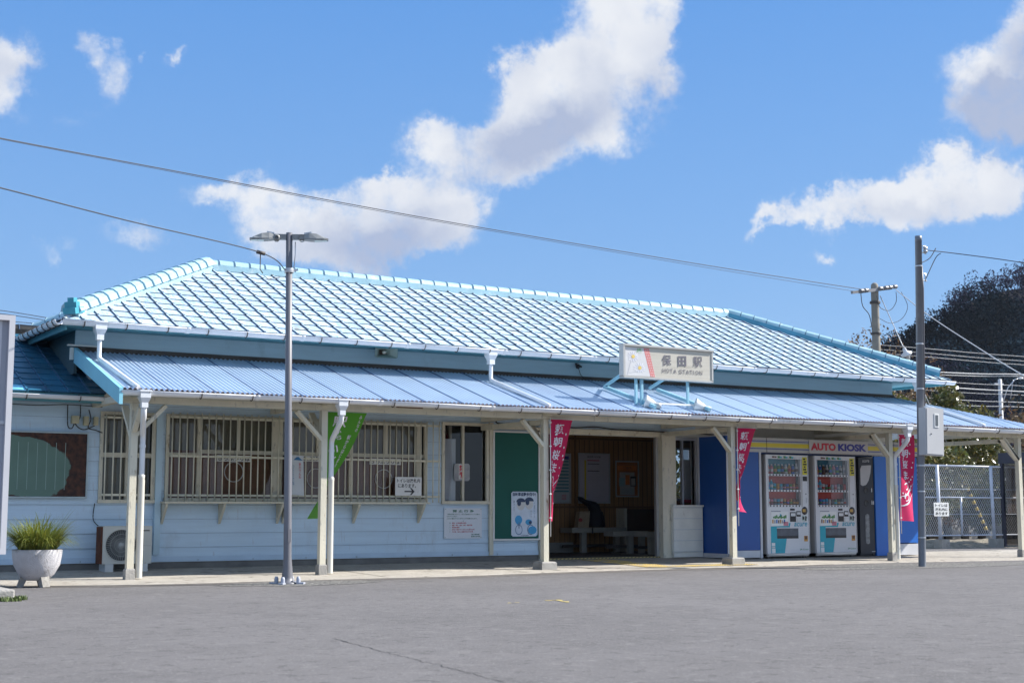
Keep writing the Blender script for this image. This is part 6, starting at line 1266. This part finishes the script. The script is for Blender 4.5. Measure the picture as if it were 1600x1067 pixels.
c = W(407, 395, 17.3); T = thing('wire_clamp', tuple(c), 'small splice clamp on the wire left of the lamp column', 'wire clamp'); mb = MB(); mb.tube([c-Vector((.05, -.01, -.01)), c+Vector((.06, -.01, -.01))], .025, 8); mb.tube([c, c-Vector((0, 0, .02)), c-Vector((0, 0, .22)), c+Vector((.04, 0, -.27))], .007, 5); mb.build('clamp', M_DARKM, T)
mb = MB(); mb.tube([c+Vector((.05, 0, -.3)), c+Vector((.12, 0, -.34)), c+Vector((.28, 0, -.3))], .005, 5); mb.build('tail', M_DARKM, T)
cable('power_line', [Vector((rx_+.17+.177, ry_, 5.61)), W(1500, 397, 17.3), W(1600, 411, 16.5), W(1760, 440, 15.5)], .008, 'dark wire from the grey steel pole to the right edge', 'power line', pl)
cable('drop_lead', [Vector((rx_+.20, ry_, 5.35)), W(1452, 404, ry_), W(1460, 392, ry_), W(1462, 388, ry_)], .008, 'short black lead at the head of the grey steel pole', 'cable', pl)
cable('drop_lead', [Vector((rx_+.35, ry_, 5.1)), W(1462, 403, ry_), W(1470, 396, ry_-.05)], .008, 'short lead beside the lower bracket of the grey steel pole', 'cable', pl)
cable('power_line', [W(1400, 453, UY-.2), W(1450, 492, 26), W(1520, 538, 23), W(1600, 587, 20), W(1720, 650, 17)], .012, 'pale wire slanting down right from the concrete pole across the hill', 'power line', pw)
ORD = ['topmost', 'second', 'third', 'fourth', 'fifth', 'sixth', 'seventh', 'eighth', 'ninth', 'lowest']
for ki, (ya, yb, r) in enumerate(((541, 557, .012), (548, 564, .012), (554, 570, .012), (577, 585.5, .03), (581, 588.5, .018), (591, 603, .012), (599, 612, .028), (606, 617.5, .012), (618, 629, .016), (627, 636, .018))):
    cable('railway_wire', [W(1320, ya-6, 46), W(1440, ya+3, 45), W(1530, (ya+yb)/2+3, 44.5), W(1600, yb, 44), W(1760, yb+10, 43)], r, ORD[ki]+' of the ten pale overhead wires crossing before the dark hill', 'overhead wire', pw, grp='overhead wires before the hill')
for ki, (ya, yb) in enumerate(((485, 499), (490, 503), (501, 509), (514, 515))):
    cable('railway_wire', [W(-700, ya-45, 60), W(-60, ya-3, 60), W(0, ya, 60), W(90, yb, 60), W(180, yb+12, 60)], .016, ('top', 'second', 'third', 'bottom')[ki]+' of four faint dark wires beyond the left end of the roof', 'overhead wire', pl, grp='overhead wires left of the roof')
c = W(1564, 640, 60); T = thing('railway_mast', (c.x, 60, 0), 'pale distant railway mast with a lamp before the hill', 'mast'); tz = W(1564, 593, 60).z
mb = MB(); mb.lathe((c.x, 60, 0), [(.16, 0), (.12, tz), (0, tz+.05)], 12); mb.build('mast', mat('mast_pale', (.50, .50, .50), .6, .1, 4), T)
mb = MB(); mb.tube([(c.x+.1, 60, tz-1.6), (c.x+.5, 59.8, tz-.5), (c.x+.95, 59.6, tz+.02), (c.x+1.3, 59.5, tz+.1)], .035, 6); mb.tube([(c.x+.9, 59.7, tz), (c.x+.7, 59.8, tz-1.2)], .02, 5); mb.build('lamp_arm', M_ALU, T)
mb = MB(); mb.lathe((c.x+1.35, 59.5, tz+.06), [(0, .12), (.16, .08), (.20, 0), (0, -.02)], 12); mb.build('lamp_head', M_WHITE, T)
mb = MB(); mb.bar((c.x-.5, 60, tz-.3), (c.x+.3, 60, tz-.3), .1, .1); mb.bar((c.x-.9, 60, tz-4.3), (c.x+.4, 60, tz-4.2), .1, .1); mb.tube([(c.x-.85, 60, tz-5.2), (c.x-.85, 60, tz-3.9)], .08, 6); mb.build('crossarm', M_ALU, T)

# ------------------------------------------------------------------ wooded hill
SIL = [(1300, 610), (1345, 585), (1366, 562), (1377, 544), (1410, 528), (1430, 521), (1445, 504), (1463, 491), (1475, 474), (1494, 472), (1520, 448), (1560, 443), (1600, 434), (1700, 400), (1850, 360), (2050, 340), (2300, 350)]
HYY = 230.0
def sil(px):
    for (a, b), (c, d) in zip(SIL, SIL[1:]):
        if a <= px <= c: return b+(d-b)*(px-a)/(c-a)
    return SIL[-1][1]
def hillpt(u, v):
    px = 1300+1000*u; r = W(px, sil(px), HYY); z = max(0, r.z-2.2); dirc = Vector((r.x, r.y, 0)).normalized()
    back = Vector((r.x, r.y, 0))
    if v < .6: t = v/.6; p = back-dirc*(1-t)*z*.95; zz = z*t
    else: t = (v-.6)/.4; p = back+dirc*t*z*2.2; zz = z*(1-t)
    return Vector((p.x, p.y, zz-.5+3*noise.noise((p.x*.03, p.y*.03, 0))*min(1, zz/10)))
mb = MB(); mb.grid(hillpt, 80, 24); tag(mb.build('hill', mat('hill_soil', (.030, .026, .026), .95, .3, .05)), kind='structure')
rnd = random.Random(12); mb = MB()
for i in range(2100):
    u = rnd.random()**1.5*.52; v = rnd.uniform(.03, .68); p = hillpt(u, v); R = rnd.uniform(2.2, 5.2); bare = noise.noise((p.x*.035, p.y*.035, p.z*.05)) > -.02
    c = p+Vector((0, 0, R*.9)); n = 90 if bare else 110; kk = rnd.uniform(.6, 1.5)*max(.35, 1+2.6*noise.noise((p.x*.06, p.y*.06, p.z*.09)))
    if v > .56: R *= .55
    leaves(mb, rnd, c, (R, R, R*.95), n, .34 if bare else .44, 1 if bare else 0, .75*kk, 1.15*kk, hue=.08)
o = mb.build('forest', [mat('forest_evergreen', (.015, .027, .036), 1, .2, .1, tint=True, spec=0), mat('forest_bare', (.027, .026, .042), 1, .2, .1, tint=True, spec=0)]); tag(o, 'dark winter woodland covering the hill at the right', 'woodland', kind='stuff')  # bluish distance haze mixed into the leaf colours

# thin sea air
mb = MB(); mb.box(-1000, 1900, -500, 1600, -1.0, 160); hz = mb.build('haze', [])
hm = bpy.data.materials.new('haze_air'); hm.use_nodes = True; hn = hm.node_tree; hn.nodes.clear(); pv = hn.nodes.new('ShaderNodeVolumePrincipled'); ho = hn.nodes.new('ShaderNodeOutputMaterial')
pv.inputs['Color'].default_value = (.75, .85, 1, 1); pv.inputs['Density'].default_value = .00006; hn.links.new(pv.outputs[0], ho.inputs['Volume']); hz.data.materials.append(hm); tag(hz, kind='stuff')
